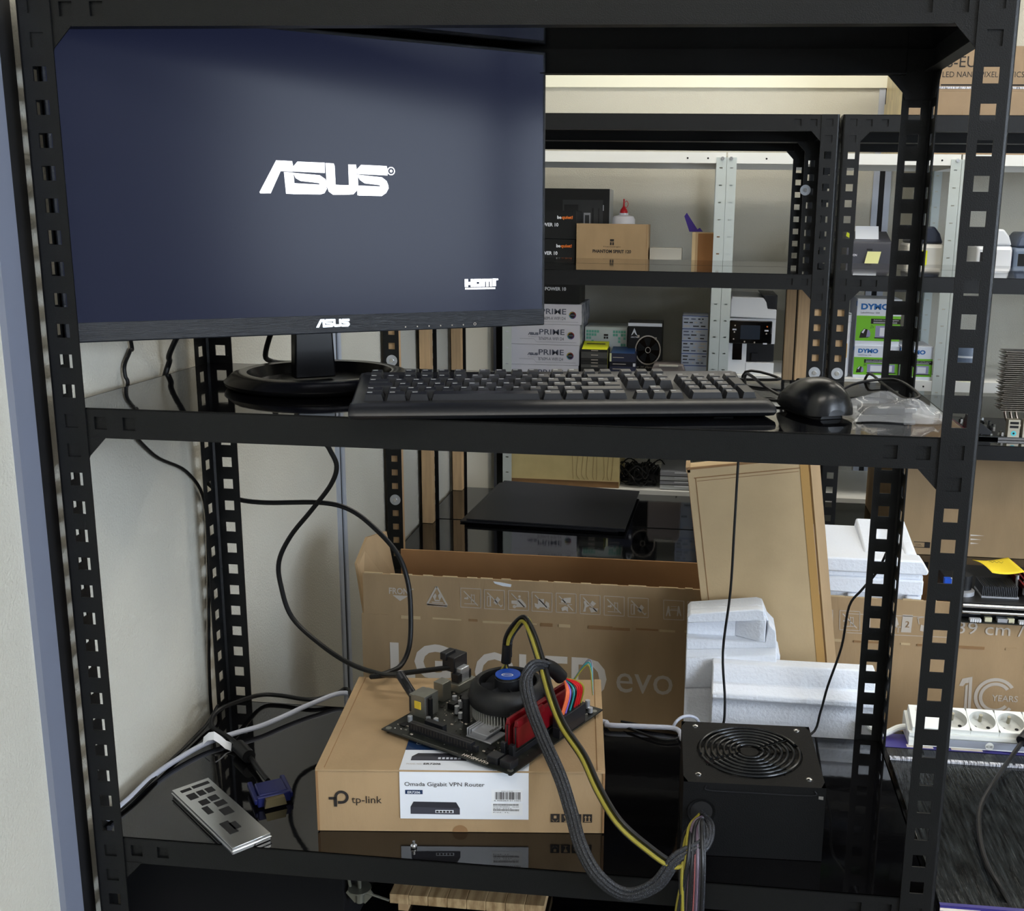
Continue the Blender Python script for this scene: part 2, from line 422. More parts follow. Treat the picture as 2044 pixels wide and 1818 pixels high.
# ------------------------------------------------------------------ grey and white shelving at the back
YG = 2.30; DG = 0.40; WG = 0.672; XG = 0.030; GL = [0.864, 0.530, 0.204, -0.172, -0.55]
def grey_post_mesh():
    mb = MB(); L = 0.85-ZF; w = 0.0285
    cs = [0.02+0.05*i for i in range(int(L/0.05))]
    perf(mb, (0,0,0), (0,0,1), (1,0,0), (0,1,0), L, w, cs, 0.0035, 0.009, 0.0015, M_GREY)
    perf(mb, (0,0.0015,0), (0,0,1), (0,1,0), (1,0,0), L, w, cs, 0.0035, 0.009, 0.0015, M_GREY)
    return mb.mesh('post')
GP = grey_post_mesh()
def grey_shelf_mesh():
    mb = MB(); h = 0.031
    mb.box((0.002, 0.002, -0.0015), (WG-0.002, DG-0.002, 0), M_WSH)
    for y in (0.002, DG-0.0035): mb.box((0.002, y, -h), (WG-0.002, y+0.0015, -0.0015), M_WSH)
    for x in (0.002, WG-0.0035): mb.box((x, 0.004, -h), (x+0.0015, DG-0.004, -0.0015), M_WSH)
    mb.box((0.004, 0.0035, -h), (WG-0.004, 0.016, -h+0.0012), M_WSH)
    for x in (0.115, WG-0.055, WG-0.115): mb.cyl((x, 0.0012, -0.017), 0.0028, 0.0008, M_DARK, 'y', 10)
    return mb.mesh('shelf')
GS = grey_shelf_mesh()
GL0 = list(GL); GL0[2] = ZS1L = 0.0905
for i, lab in enumerate(('grey metal shelving at the back holding the stacked motherboard boxes', 'grey metal shelving at the back holding the label printers', 'far right grey metal shelving at the back, mostly out of view')):
    t = thing('shelving_unit', lab, 'shelving unit', (XG+i*(WG+0.001), YG, ZF), group='grey metal shelving units at the back wall')
    for (cx, cy), r in (((0,0), 0), ((WG,0), PI/2), ((WG,DG), PI), ((0,DG), -PI/2)): put('post', GP, t, loc=(cx, cy, 0), rz=r)
    for z in (GL0 if i == 0 else GL): put('shelf', GS, t, loc=(0, 0, z-ZF))
    for cx in (0.012, WG-0.012):
        mb = MB(); mb.cyl((cx, -0.003, GL[0]-0.017-ZF), 0.0055, 0.003, M_STEEL, 'y', 6); mb.build('bolt', t)

# ------------------------------------------------------------------ monitor on the middle shelf
M_SCR = mat('lcd_screen_dark', (24, 26, 34), 0.2, emit=0.36, ecol=(44, 50, 80), spec=0.12)
M_GLOW = mat('lcd_white_pixels', (255, 255, 255), 0.4, emit=1.5, ecol=(250, 250, 255))
M_BEZ = mat('brushed_bezel', (34, 37, 43), 0.33, bump=0.5, bscale=160, stretch=(0.3, 6, 22))
M_LOGO = mat('silver_logo', (215, 222, 222), 0.25, metal=0.6)
t = thing('computer_monitor', 'large flat monitor showing a white logo on a dark screen', 'monitor', (0.2275, 0.178, 0.5385), 0.61)
MW, MH = 0.540, 0.3225
mb = MB(); mb.box((-MW/2, 0, 0), (MW/2, 0.010, MH), M_BEZ)
mb.prism([(-MW/2+.012, .010, .010), (MW/2-.012, .010, .010), (MW/2-.07, .040, .05), (-MW/2+.07, .040, .05)], (0, 0, MH-.09), M_PLAM)
mb.build('housing', t, bevel=0.0015)
mb = MB(); zs0, zs1 = 0.0205, MH-0.004
mb.box((-MW/2+.004, -0.0006, zs0), (MW/2-.004, 0.0004, zs1), M_SCR); scr = mb.build('screen', t)
mb = MB(); zc = (zs0+zs1)/2
asus(mb, (-0.0710, -0.0006, zc-0.0185), (1,0,0), (0,0,1), 0.143, M_GLOW, reg=True); mb.build('screen_logo', scr)
mb = MB()
hx, hz, q = 0.163, zs0+0.0285, 0.00042
def hpx(x, y): return (hx+(x-460)*q*0.105*1.02, -0.0011, hz+(570-y)*q*0.105)
def hrect(x0, y0, x1, y1): mb.poly([hpx(x0,y1), hpx(x1,y1), hpx(x1,y0), hpx(x0,y0)], M_GLOW)
for r in ((460,358,555,570),(555,435,630,515),(630,358,705,570), (713,358,945,435),(875,435,945,495),(713,495,945,568),(713,445,800,495),
          (955,358,1245,432),(955,432,1042,568),(1072,432,1150,568),(1182,432,1245,568), (1260,352,1362,560),(1362,355,1425,400), (470,590,1340,636)):
    hrect(*r)
mb.build('screen_badge', scr)
mb = MB(); asus(mb, (-0.016, 0, 0.0068), (1,0,0), (0,0,1), 0.0385, M_LOGO); mb.build('bezel_logo', t)
mb = MB()
for i in range(6): mb.box((0.088+i*0.0145, -0.0005, 0.0035), (0.0892+i*0.0145, 0, 0.0050), M_INKG)
for i in range(12):
    a, b = 2*PI*i/12, 2*PI*(i+1)/12
    mb.poly([(0.176+r*math.cos(w), -0.0004, 0.0048+r*math.sin(w)) for r, w in ((.0018,a),(.0018,b),(.0012,b),(.0012,a))], M_INKG)
mb.build('button_icons', t)
M_NECK = mat('stand_black_plastic', (9, 9, 11), 0.22, spec=0.35)
# neck and ring base (in the frame of the monitor)
zb = ZM-0.5385+0.0005
mb = MB(); mb.prism([(-.034, .032, zb+.006), (.014, .032, zb+.006), (.006, .030, .12), (-.028, .030, .12)], (0, .020, 0), M_NECK); mb.build('stand_neck', t, bevel=.002)
mb = MB(); mb.lathe((-.008, 0.020, zb), [(.070, 0), (.098, 0), (.105, .0035), (.106, .007), (.098, .0145), (.088, .0175), (.081, .0165), (.077, .004), (.02, .0032), (.0001, .0032)], M_NECK, n=64)
mb.build('stand_base', t, smooth=True, ang=50)

# ------------------------------------------------------------------ keyboard
M_KEY = mat('key_plastic', (30, 31, 35), 0.36)
M_KLEG = mat('key_legend', (170, 172, 176), 0.5)
t = thing('keyboard', 'black full size keyboard lying askew in front of the monitor', 'keyboard', (0.3125, -0.0195, ZM+0.0005), math.radians(13.6))
KW, KD = 0.418, 0.148; TL = math.radians(4.5)
def kz(y): return 0.0105+math.tan(TL)*y
mb = MB()
prof = [(-.006, .002), (-.010, .006), (-.008, .011), (.006, .0150), (.016, .0160), (.020, .0125), (KD-.012, kz(KD-.012)+.001), (KD-.006, kz(KD)+.004), (KD, kz(KD)-.002), (KD, .012), (KD-.004, .003)]
xs = [0, .002, .008, KW-.008, KW-.002, KW]; sh = [.72, .93, 1, 1, .93, .72]
vs = []; fs = []; n = len(prof)
for x, k in zip(xs, sh):
    for y, z in prof: vs.append((x, KD/2+(y-KD/2)*(0.94+0.06*k), 0.008+(z-0.008)*k))
for i in range(len(xs)-1):
    for j in range(n): fs.append((i*n+j, i*n+(j+1) % n, (i+1)*n+(j+1) % n, (i+1)*n+j))
fs.append(tuple(range(n))[::-1]); fs.append(tuple((len(xs)-1)*n+j for j in range(n)))
mb.add(vs, fs, M_PLA); case = mb.build('case', t, smooth=True, ang=60)
mb = MB()
for x in (.035, KW-.06): mb.box((x, .006, 0), (x+.02, .014, .0045), M_RUB)
for x in (.03, KW-.06): mb.box((x, KD-.018, 0), (x+.03, KD-.010, .012), M_PLA)
mb.build('foot', t)
KM = {}
def keymesh(w, d):
    k = (round(w, 4), round(d, 4))
    if k in KM: return KM[k]
    mb = MB(); g = .0009; i_ = .0026; h = .0085
    vs = [(g, g, 0), (w-g, g, 0), (w-g, d-g, 0), (g, d-g, 0), (g+i_, g+.0022, h), (w-g-i_, g+.0022, h), (w-g-i_, d-g-.0035, h+.0006), (g+i_, d-g-.0035, h+.0006)]
    mb.add(vs, [(4,5,6,7), (0,1,5,4), (1,2,6,5), (2,3,7,6), (3,0,4,7)], M_KEY)
    if w < .03: mb.poly([(g+i_+.001, d*.50, h+.0005), (g+i_+.006, d*.50, h+.0005), (g+i_+.006, d*.68, h+.0006), (g+i_+.001, d*.68, h+.0006)], M_KLEG)
    KM[k] = mb.mesh('key', smooth=True, ang=20); return KM[k]
U = 0.01835; rows = []; y0 = .0205
rows.append((y0, [(0,1.25),(1.25,1.25),(2.5,1.25),(3.75,6.25),(10,1.25),(11.25,1.25),(12.5,1.25),(13.75,1.25)] + [(15.3,1),(16.3,1),(17.3,1)] + [(18.6,2),(20.6,1)]))
rows.append((y0+U, [(0,1.25)]+[(1.25+i,1) for i in range(11)]+[(12.25,2.75)] + [(16.3,1)] + [(18.6+i,1) for i in range(3)]))
rows.append((y0+2*U, [(0,1.75)]+[(1.75+i,1) for i in range(12)]+[(13.75,1.25)] + [(18.6+i,1) for i in range(3)]))
rows.append((y0+3*U, [(0,1.5)]+[(1.5+i,1) for i in range(13)]+[(14.5,.5)] + [(15.3+i,1) for i in range(3)] + [(18.6+i,1) for i in range(3)]))
rows.append((y0+4*U, [(i,1) for i in range(13)]+[(13,2)] + [(15.3+i,1) for i in range(3)] + [(18.6+i,1) for i in range(4)]))
rows.append((y0+5.35*U, [(0,1)]+[(2+i,1) for i in range(4)]+[(6.5+i,1) for i in range(4)]+[(11+i,1) for i in range(4)] + [(15.3+i,1) for i in range(3)]))
ks = []
sx = (KW-.022)/22.6
for y, r in rows:
    for u, w in r: ks.append((y, u, w, U*.97))
ks.append((y0, 21.6, 1, U*2*.97)); ks.append((y0+2*U, 21.6, 1, U*2*.97))
rest = MB()
for i, (y, u, w, d) in enumerate(ks):
    me = keymesh(w*sx, d)
    if i < 100:
        o = put('key', me, t, loc=(.011+u*sx, y, kz(y)+.0005)); o.rotation_euler = (TL, 0, 0)
    else:
        b = len(rest.v); T = Matrix.Translation((.011+u*sx, y, kz(y)+.0005)) @ Matrix.Rotation(TL, 4, 'X')
        rest.T = T; rest.add([tuple(v.co) for v in me.vertices], [tuple(p.vertices) for p in me.polygons], M_KEY)
rest.T = Matrix.Identity(4)
if rest.v: o = rest.build('keys', t); o['kind'] = 'stuff'
# its cable: along the back of the shelf and down behind the rack (world points -> keyboard frame)
def tolocal(root, pts):
    M = (Matrix.Translation(root.location) @ Matrix.Rotation(root.rotation_euler.z, 4, 'Z')).inverted()
    return [M @ Vector(p) for p in pts]
zc = ZM+0.004
kp = [at(1290, 762, Z=ZM+.016), at(1300, 748, Z=ZM+.012), at(1345, 751, Z=zc), at(1420, 752, Z=zc), at(1480, 757, Z=zc), Vector((0.740, 0.300, zc+.003)), Vector((.700, .345, zc+.004)), Vector((.6985, .357, .44)),
      at(1473, 930, Y=.362), at(1466, 1050, Y=.362), at(1458, 1180, Y=.362), at(1443, 1300, Y=.360), at(1447, 1400, Y=.358), at(1440, 1452, Y=.354), Vector((.665, .34, .006)), Vector((.62, .30, .004)), Vector((.56, .33, .004))]
mb = MB(); mb.tube(tolocal(t, kp), .0017, M_RUB, smooth=5, n=8); mb.build('cable', t, smooth=True)

# ------------------------------------------------------------------ mouse
t = thing('computer_mouse', 'black optical mouse right of the keyboard', 'mouse', (0.7605, 0.108, ZM), math.radians(24))
def shell(mb, prof, m, zscale=1.0):
    """stations along y: (y, halfwidth, height, base z)"""
    n = 18; vs = []; fs = []
    for y, w, h, z0 in prof:
        for k in range(n+1):
            a = PI*k/n; c, s = math.cos(a), math.sin(a)
            vs.append((w*math.copysign(abs(c)**0.88, c), y, z0+h*abs(s)**0.92))
    for i in range(len(prof)-1):
        for k in range(n): fs.append((i*(n+1)+k, (i+1)*(n+1)+k, (i+1)*(n+1)+k+1, i*(n+1)+k+1))
    for i in range(len(prof)-1): fs.append((i*(n+1), i*(n+1)+n, (i+1)*(n+1)+n, (i+1)*(n+1)))
    fs.append(tuple(range(n+1))[::-1]); fs.append(tuple((len(prof)-1)*(n+1)+k for k in range(n+1)))
    mb.add(vs, fs, m)
mb = MB()
shell(mb, [(y*.80, w*.84, h*.98, z*.55) for y, w, h, z in [(-.056, .010, .006, .010), (-.054, .020, .018, .009), (-.046, .028, .028, .008), (-.030, .0325, .034, .008), (-.008, .0335, .0355, .008), (.016, .0315, .032, .008), (.036, .029, .025, .009), (.050, .025, .017, .010), (.056, .018, .010, .011)]], M_PLG)
sh_ = mb.build('shell', t, smooth=True, ang=60); sh_.data.materials[0] = mat('satin_black_plastic', (15, 16, 19), 0.27)
mb = MB()
shell(mb, [(y*.70, w*.72, h*.5, z) for y, w, h, z in [(-.050, .016, .010, .0005), (-.040, .024, .012, .0), (.0, .027, .012, .0), (.038, .0245, .012, .0), (.050, .018, .012, .0005)]], M_PLAM); mb.build('base', t, smooth=True)
mb = MB(); mb.cyl((-.0035, .028, .025), .0075, .007, M_RUB, 'x', 20); mb.build('scroll_wheel', t, smooth=True)
mp = [Vector((.738, .140, ZM+.012)), at(1560, 790, Z=zc), at(1525, 770, Z=zc+.004), at(1500, 750, Z=zc+.020), at(1488, 748, Z=zc+.026), at(1488, 770, Z=zc+.006), at(1500, 792, Z=zc),
      at(1560, 800, Z=zc), Vector((.775, .165, zc)), at(1700, 768, Z=zc+.004), at(1760, 757, Z=zc+.008), at(1800, 762, Z=zc+.008), at(1835, 790, Z=zc+.002), Vector((.868, .20, zc)), Vector((.862, .30, zc)), Vector((.850, .352, zc+.004)), Vector((.850, .3585, .44)),
      at(1800, 940, Y=.362), at(1790, 1040, Y=.362), at(1757, 1130, Y=.364), at(1722, 1175, Y=.364), at(1695, 1210, Y=.364), at(1680, 1290, Y=.362), at(1652, 1370, Y=.360), at(1638, 1420, Y=.357), at(1619, 1465, Y=.352),
      Vector((.76, .32, .004)), Vector((.62, .33, .004)), Vector((.555, .345, .004))]
mb = MB(); mb.tube(tolocal(t, mp), .0017, M_RUB, smooth=5, n=8); mb.build('cable', t, smooth=True)

# ------------------------------------------------------------------ dongle in a small clear bag
M_FILM = mat('clear_plastic_film', (235, 238, 245), 0.08, alpha=0.22, bump=0.5, bscale=60, spec=0.9)
t = thing('usb_dongle', 'small black adapter inside the clear bag by the right edge of the shelf', 'adapter', (0.832, 0.110, ZM+.001), math.radians(8))
mb = MB(); mb.box((-.026, -.012, .001), (.018, .010, .010), M_PLA); mb.build('body', t, bevel=.002)
mb = MB(); mb.box((.018, -.006, .003), (.031, .006, .0075), M_STEEL); mb.build('plug', t, bevel=.0004)
t = thing('plastic_bag', 'crumpled clear zip bag holding a small adapter beside the mouse', 'bag', (0.832, 0.110, ZM+.0006), math.radians(8))
mb = MB(); nx, ny = 16, 12
def bagz(u, v):
    e = math.sin(PI*u)**.6*math.sin(PI*v)**.6
    return .0008+e*(.019+.004*math.sin(9*u+3*v)+.003*math.sin(17*v-5*u))+(.004 if abs(u-.93) < .05 else 0)
P = []
for i in range(nx+1):
    for j in range(ny+1):
        u, v = i/nx, j/ny
        P.append((-.046+.090*u+.007*math.sin(7*v), -.046+.09*v+.006*math.sin(6*u), bagz(u, v)))
F = [(i*(ny+1)+j, (i+1)*(ny+1)+j, (i+1)*(ny+1)+j+1, i*(ny+1)+j+1) for i in range(nx) for j in range(ny)]
mb.add(P, F, M_FILM); mb.add([(x, y, .0003) for x, y, z in P], F, M_FILM); mb.build('film', t, smooth=True, ang=25)

# ------------------------------------------------------------------ router carton on the bottom shelf
TBW, TBD, TBH = 0.318, 0.240, 0.0755; ang = math.radians(6.5)
tb = thing('cardboard_box', 'brown router carton with a white label under the motherboard', 'box', (0.2405, 0.0405, 0.0006), ang)
mb = MB(); mb.box((0.002, 0.0015, 0), (TBW-0.002, TBD, TBH-.002), M_CARD)
# printing on the front face
F0 = (0, 0.0012, 0)
def fp(x, z): return (x, 0.0012, z)
def ftext(s, x, z, h, m, w=None, bold=0, dy=0): mb.text(s, (x, 0.0012-dy, z), (1,0,0), (0,0,1), h, m, w, bold)
ftext('tp-link', .0385, .0345, .0088, M_INKB, .0335, .0)
def arc(cx, cz, r0, r1, a0, a1, m, n=20, y=0.0008):
    for i in range(n):
        a, b = a0+(a1-a0)*i/n, a0+(a1-a0)*(i+1)/n
        mb.poly([(cx+r0*math.cos(a), y, cz+r0*math.sin(a)), (cx+r1*math.cos(a), y, cz+r1*math.sin(a)), (cx+r1*math.cos(b), y, cz+r1*math.sin(b)), (cx+r0*math.cos(b), y, cz+r0*math.sin(b))][::-1], m)
arc(.0275, .0415, .0048, .0080, -PI/2, PI, M_INKB)
mb.box((.0235, .0006, .0335), (.0275, .0010, .0367), M_INKB)
mb.box((.0135, .0006, .0385), (.0225, .0010, .0415), M_INKB); mb.box((.0190, .0006, .0300), (.0225, .0010, .0415), M_INKB)
for k, x in enumerate((.2585, .2705, .2825, .2945)):
    mb.box((x, .0006, .0135), (x+.0100, .0010, .0235), M_INKB)
    z = .0145
    if k == 3:
        for dx in (.0022, .0062): mb.box((x+dx, .0002, z+.001), (x+dx+.0012, .0006, z+.0055), M_CARD); mb.poly([(x+dx-.001, .0002, z+.0052), (x+dx+.0022, .0002, z+.0052), (x+dx+.0006, .0002, z+.0078)], M_CARD)
        mb.box((x+.0015, .0002, z), (x+.0085, .0006, z+.0006), M_CARD)
    elif k == 1:
        mb.poly([(x+.0025, .0002, z+.0075), (x+.0038, .0002, z+.004), (x+.0062, .0002, z+.004), (x+.0075, .0002, z+.0075)], M_CARD); mb.box((x+.0046, .0002, z), (x+.0054, .0006, z+.004), M_CARD); mb.box((x+.003, .0002, z-.0003), (x+.007, .0006, z+.0004), M_CARD)
    elif k == 2:
        mb.poly([(x+.0015, .0002, z+.004), (x+.005, .0002, z+.0075), (x+.0085, .0002, z+.004)], M_CARD); mb.box((x+.0046, .0002, z), (x+.0053, .0006, z+.004), M_CARD)
    else:
        mb.box((x+.0035, .0002, z+.004), (x+.0065, .0006, z+.0072), M_CARD); mb.poly([(x+.001, .0002, z+.003), (x+.003, .0002, z+.0005), (x+.0045, .0002, z)], M_CARD); mb.poly([(x+.009, .0002, z+.003), (x+.007, .0002, z+.0005), (x+.0055, .0002, z)], M_CARD)
body = mb.build('body', tb, bevel=.0008)
mb = MB()   # lid: raised skirt along the left, right and back edges
mb.prism([(0, 0, TBH-.002), (TBW, 0, TBH-.002), (TBW, 0, TBH), (0, 0, TBH)][::1], (0, TBD, 0), M_CARD)
mb.box((0, 0, .001), (.0022, TBD, TBH-.002), M_CARD3); mb.box((TBW-.0022, 0, .001), (TBW, TBD, TBH-.002), M_CARD3)
mb.box((.0, .001, TBH), (.0085, TBD, TBH+.0008), M_CARD); mb.box((TBW-.0085, .001, TBH), (TBW, TBD, TBH+.0008), M_CARD)
mb.box((.0085, .004, TBH-.0001), (.0095, TBD, TBH+.0001), M_CARD3); mb.box((TBW-.0095, .004, TBH-.0001), (TBW-.0085, TBD, TBH+.0001), M_CARD3)
mb.build('lid', tb, bevel=.0006)
mb = MB(); arc(.158, .0, .0, .0085, 0, PI, M_CARD3, y=.0011); mb.build('thumb_notch', tb)
# label that folds over the front edge
LX0, LX1 = .092, .234
mb = MB(); mb.box((LX0, .0003, .0165), (LX1, .0010, TBH+.0004), M_PAPER); mb.box((LX0, .0003, TBH), (LX1, .090, TBH+.0005), M_PAPER)
FY = .0003
def lt(s, x, z, h, m, w=None, bold=0, align='l'): mb.text(s, (x, FY, z), (1,0,0), (0,0,1), h, m, w, bold, align=align)
lt('Omada Gigabit VPN Router', LX0+.0055, .0565, .0048, M_INKB, .088)
mb.box((LX0+.006, FY-.0002, .0465), (LX0+.0252, FY, .0515), M_NAVY); mb.text('ER7206', (LX0+.0086, FY-.0002, .0477), (1,0,0), (0,0,1), .0026, M_PAPER, .014, .02)
M_ROUT = mat('router_picture', (62, 62, 72), 0.6); M_ROUT2 = mat('router_picture_top', (44, 44, 52), 0.6)
rx, rz = LX0+.0115, .0225
mb.poly([(rx, FY-.0002, rz), (rx+.0545, FY-.0002, rz-.0004), (rx+.0545, FY-.0002, rz+.0072), (rx, FY-.0002, rz+.0085)], M_ROUT)
mb.poly([(rx, FY-.0002, rz+.0085), (rx+.0545, FY-.0002, rz+.0072), (rx+.0505, FY-.0002, rz+.0145), (rx+.0035, FY-.0002, rz+.0150)], M_ROUT2)
mb.box((rx+.0275, FY-.0004, rz+.0015), (rx+.0475, FY-.0003, rz+.0050), M_PAPER)
for i in range(5): mb.box((rx+.0283+i*.0038, FY-.0006, rz+.0020), (rx+.0311+i*.0038, FY-.0005, rz+.0042), M_INKB)
bx = LX1-.041
mb.box((bx, FY-.0001, .0385), (bx+.0345, FY, .0530), M_WHP); mb.box((bx, FY-.0001, .0215), (bx+.0345, FY, .0370), M_WHP)
random.seed(3); x = bx+.004
while x < bx+.031:
    w = random.choice((.0003, .0005, .0009)); mb.box((x, FY-.0003, .0410), (x+w, FY-.0002, .0500), M_INKB); x += w+random.choice((.0004, .0006, .0008))
mb.text('EAN-13 Code', (bx+.011, FY-.0002, .0508), (1,0,0), (0,0,1), .0010, M_INKB, .013)
mb.text('6 935364 011001', (bx+.003, FY-.0002, .0392), (1,0,0), (0,0,1), .0013, M_INKB, .029)
for zz, s in ((.0335, ''), (.0270, '')):
    x = bx+.002
    while x < bx+.030:
        w = random.choice((.0003, .0005)); mb.box((x, FY-.0003, zz), (x+w, FY-.0002, zz+.0022), M_INKB); x += w+.0005
mb.text('Model: ER7206(EU)', (bx+.002, FY-.0002, .0318), (1,0,0), (0,0,1), .0011, M_INKB, .018); mb.text('Ver:2.0', (bx+.023, FY-.0002, .0318), (1,0,0), (0,0,1), .0011, M_INKB, .007)
mb.text('S/N: 2233', (bx+.002, FY-.0002, .0298), (1,0,0), (0,0,1), .0009, M_INKB, .020); mb.text('P/N: TL', (bx+.002, FY-.0002, .0250), (1,0,0), (0,0,1), .0010, M_INKB, .018)
# top of the label
TY = TBH+.0005
mb.box((LX0, .0446, TY), (LX1, .090, TY+.0002), M_NAVY)
mb.text('Omada', (LX0+.010, .056, TY+.0002), (1,0,0), (0,1,0), .006, M_PAPER, .028)
mb.text('MODEL NO.', (LX0+.006, .011, TY), (1,0,0), (0,1,0), .0030, M_INKG, .017); mb.text('ER7206', (LX0+.025, .011, TY), (1,0,0), (0,1,0), .0036, M_INKB, .019, .02)
rx, ry = LX0+.0095, .0205
mb.poly([(rx, ry, TY+.0002), (rx+.062, ry, TY+.0002), (rx+.062, ry+.009, TY+.0002), (rx, ry+.009, TY+.0002)], M_ROUT)
mb.poly([(rx, ry+.009, TY+.0002), (rx+.062, ry+.009, TY+.0002), (rx+.057, ry+.0165, TY+.0002), (rx+.006, ry+.0165, TY+.0002)], M_ROUT2)
for i in range(6): mb.poly([(rx+.030+i*.0045, ry+.003, TY+.0004), (rx+.033+i*.0045, ry+.003, TY+.0004), (rx+.033+i*.0045, ry+.007, TY+.0004), (rx+.030+i*.0045, ry+.007, TY+.0004)], M_PAPER)
mb.build('label', tb)

# ------------------------------------------------------------------ motherboard test setup on the carton
M_PCB = mat('black_circuit_board', (20, 23, 22), 0.42, var=0.4, vscale=120, var2=(34, 36, 32))
M_TIN = mat('tinned_metal', (150, 150, 142), 0.38, metal=0.8, var=0.2, vscale=40)
M_FIN = mat('aluminium_fins', (176, 176, 172), 0.38, metal=0.5)
M_HSK = mat('silver_heatsink', (186, 188, 194), 0.35, metal=0.45)
M_RED = mat('red_heat_spreader', (118, 14, 24), 0.3, metal=0.35)
M_BLUE = mat('blue_sticker', (24, 78, 186), 0.4)
M_YEL = mat('yellow_sticker', (222, 190, 60), 0.5)
def wire(c, n): return mat('wire_'+n, c, 0.4)
BZ = TBH+.0016+.0042; BS = 0.1885
bd = thing('motherboard', 'small black motherboard with cooler and two red memory sticks on the router carton', 'motherboard', (0.2885, 0.1295, BZ), math.radians(-26.2))
mb = MB(); mb.box((0, 0, 0), (BS, BS, .0016), M_PCB)
for (x, y) in ((.006,.006), (BS-.006,.006), (.006,BS-.01), (BS-.006,BS-.01)):
    mb.cyl((x, y, .0016), .0035, .0003, M_TIN, n=16); mb.cyl((x, y, -.0036), .0026, .0036, M_RUB, n=10)
random.seed(11)
for i in range(260):      # surface mounted parts and solder marks
    x, y = random.uniform(.006, BS-.008), random.uniform(.006, BS-.01)
    w, d = random.choice(((.0016,.0008), (.0008,.0016), (.001,.001), (.003,.0018)))
    mb.box((x, y, .0016), (x+w, y+d, .0023), random.choice((M_TIN, M_INKB, M_INKG)))
mb.text('H410M-HVS', (.118, .0022, .0016), (1,0,0), (0,1,0), .0050, M_INKW, .036, .015)
mb.text('J', (.168, .010, .0016), (1,0,0), (0,1,0), .006, M_INKW)
mb.box((.030,.003,.0016), (.112,.0034,.0019), M_TIN)
mb.build('circuit_board', bd)
mb = MB(); mb.box((.010, .047, .0016), (.026, .072, .029), M_TIN); mb.box((.0255, .050, .004), (.0265, .060, .027), M_INKB)
mb.box((.006, .0468, .010), (.0062, .0472, .012), M_TIN); mb.box((.0105, .0462, .0120), (.0200, .0470, .0215), M_YEL); mb.box((.002, .047, .0016), (.010, .072, .028), M_TIN); mb.box((.0022, .0464, .006), (.0048, .0470, .026), M_INKB)
mb.box((.027, .052, .0016), (.031, .056, .026), M_RUB)
mb.build('network_port', bd, bevel=.0005)
mb = MB(); mb.box((.0, .094, .0016), (.015, .110, .0255), M_TIN); mb.build('usb_port', bd, bevel=.0005)
mb = MB(); mb.box((.0, .124, .0016), (.016, .158, .0125), M_TIN); mb.box((.0, .128, .0125), (.012, .154, .024), M_PLA); mb.build('video_port', bd, bevel=.0006)
# cooler
cc = (.107, .104)
mb = MB()
for i in range(72):
    a = 2*PI*i/72; ca, sa = math.cos(a), math.sin(a); r0, r1 = .016, .0425; w = .0006
    mb.add([(cc[0]+r0*ca-w*sa, cc[1]+r0*sa+w*ca, .009), (cc[0]+r1*ca-w*sa, cc[1]+r1*sa+w*ca, .009), (cc[0]+r1*ca+w*sa, cc[1]+r1*sa-w*ca, .009), (cc[0]+r0*ca+w*sa, cc[1]+r0*sa-w*ca, .009),
            (cc[0]+r0*ca-w*sa, cc[1]+r0*sa+w*ca, .030), (cc[0]+r1*ca-w*sa, cc[1]+r1*sa+w*ca, .030), (cc[0]+r1*ca+w*sa, cc[1]+r1*sa-w*ca, .030), (cc[0]+r0*ca+w*sa, cc[1]+r0*sa-w*ca, .030)],
           [(0,3,2,1), (4,5,6,7), (0,1,5,4), (1,2,6,5), (2,3,7,6), (3,0,4,7)], M_FIN)
mb.cyl((*cc, .002), .019, .028, M_FIN, n=32)
mb.build('heatsink', bd)
mb = MB(); mb.lathe((*cc, 0), [(.0435, .024), (.046, .026), (.0475, .034), (.0450, .044), (.040, .051), (.037, .0525), (.0345, .051), (.0335, .044), (.0335, .030)], M_PLAM, n=48)
for k in range(4):
    a = PI/4+k*PI/2; px, py = cc[0]+.050*math.cos(a), cc[1]+.050*math.sin(a)
    mb.cyl((px, py, .0016), .0045, .028, M_PLAM, n=14); mb.cyl((px, py, .0296), .0060, .004, M_PLAM, n=14)
    mb.tube([(cc[0]+.040*math.cos(a), cc[1]+.040*math.sin(a), .031), (px, py, .029)], .0032, M_PLAM, smooth=1)
mb.build('fan_shroud', bd, smooth=True, ang=40)
mb = MB()
for i in range(7):
    a = 2*PI*i/7
    for j in range(4):
        a0, a1 = a+j*.16, a+(j+1)*.16
        mb.poly([(cc[0]+.016*math.cos(a0), cc[1]+.016*math.sin(a0), .047-j*.0025), (cc[0]+.032*math.cos(a0+.12), cc[1]+.032*math.sin(a0+.12), .047-j*.0025),
                 (cc[0]+.032*math.cos(a1+.12), cc[1]+.032*math.sin(a1+.12), .0445-j*.0025), (cc[0]+.016*math.cos(a1), cc[1]+.016*math.sin(a1), .0445-j*.0025)], M_PLA)
mb.cyl((*cc, .030), .0165, .025, M_PLA, n=32, r2=.0155)
fan = mb.build('fan', bd, smooth=True, ang=40)
mb = MB(); mb.cyl((*cc, .055), .0150, .0030, M_STEEL, n=32); mb.cyl((*cc, .058), .0150, .0012, M_BLUE, n=40)
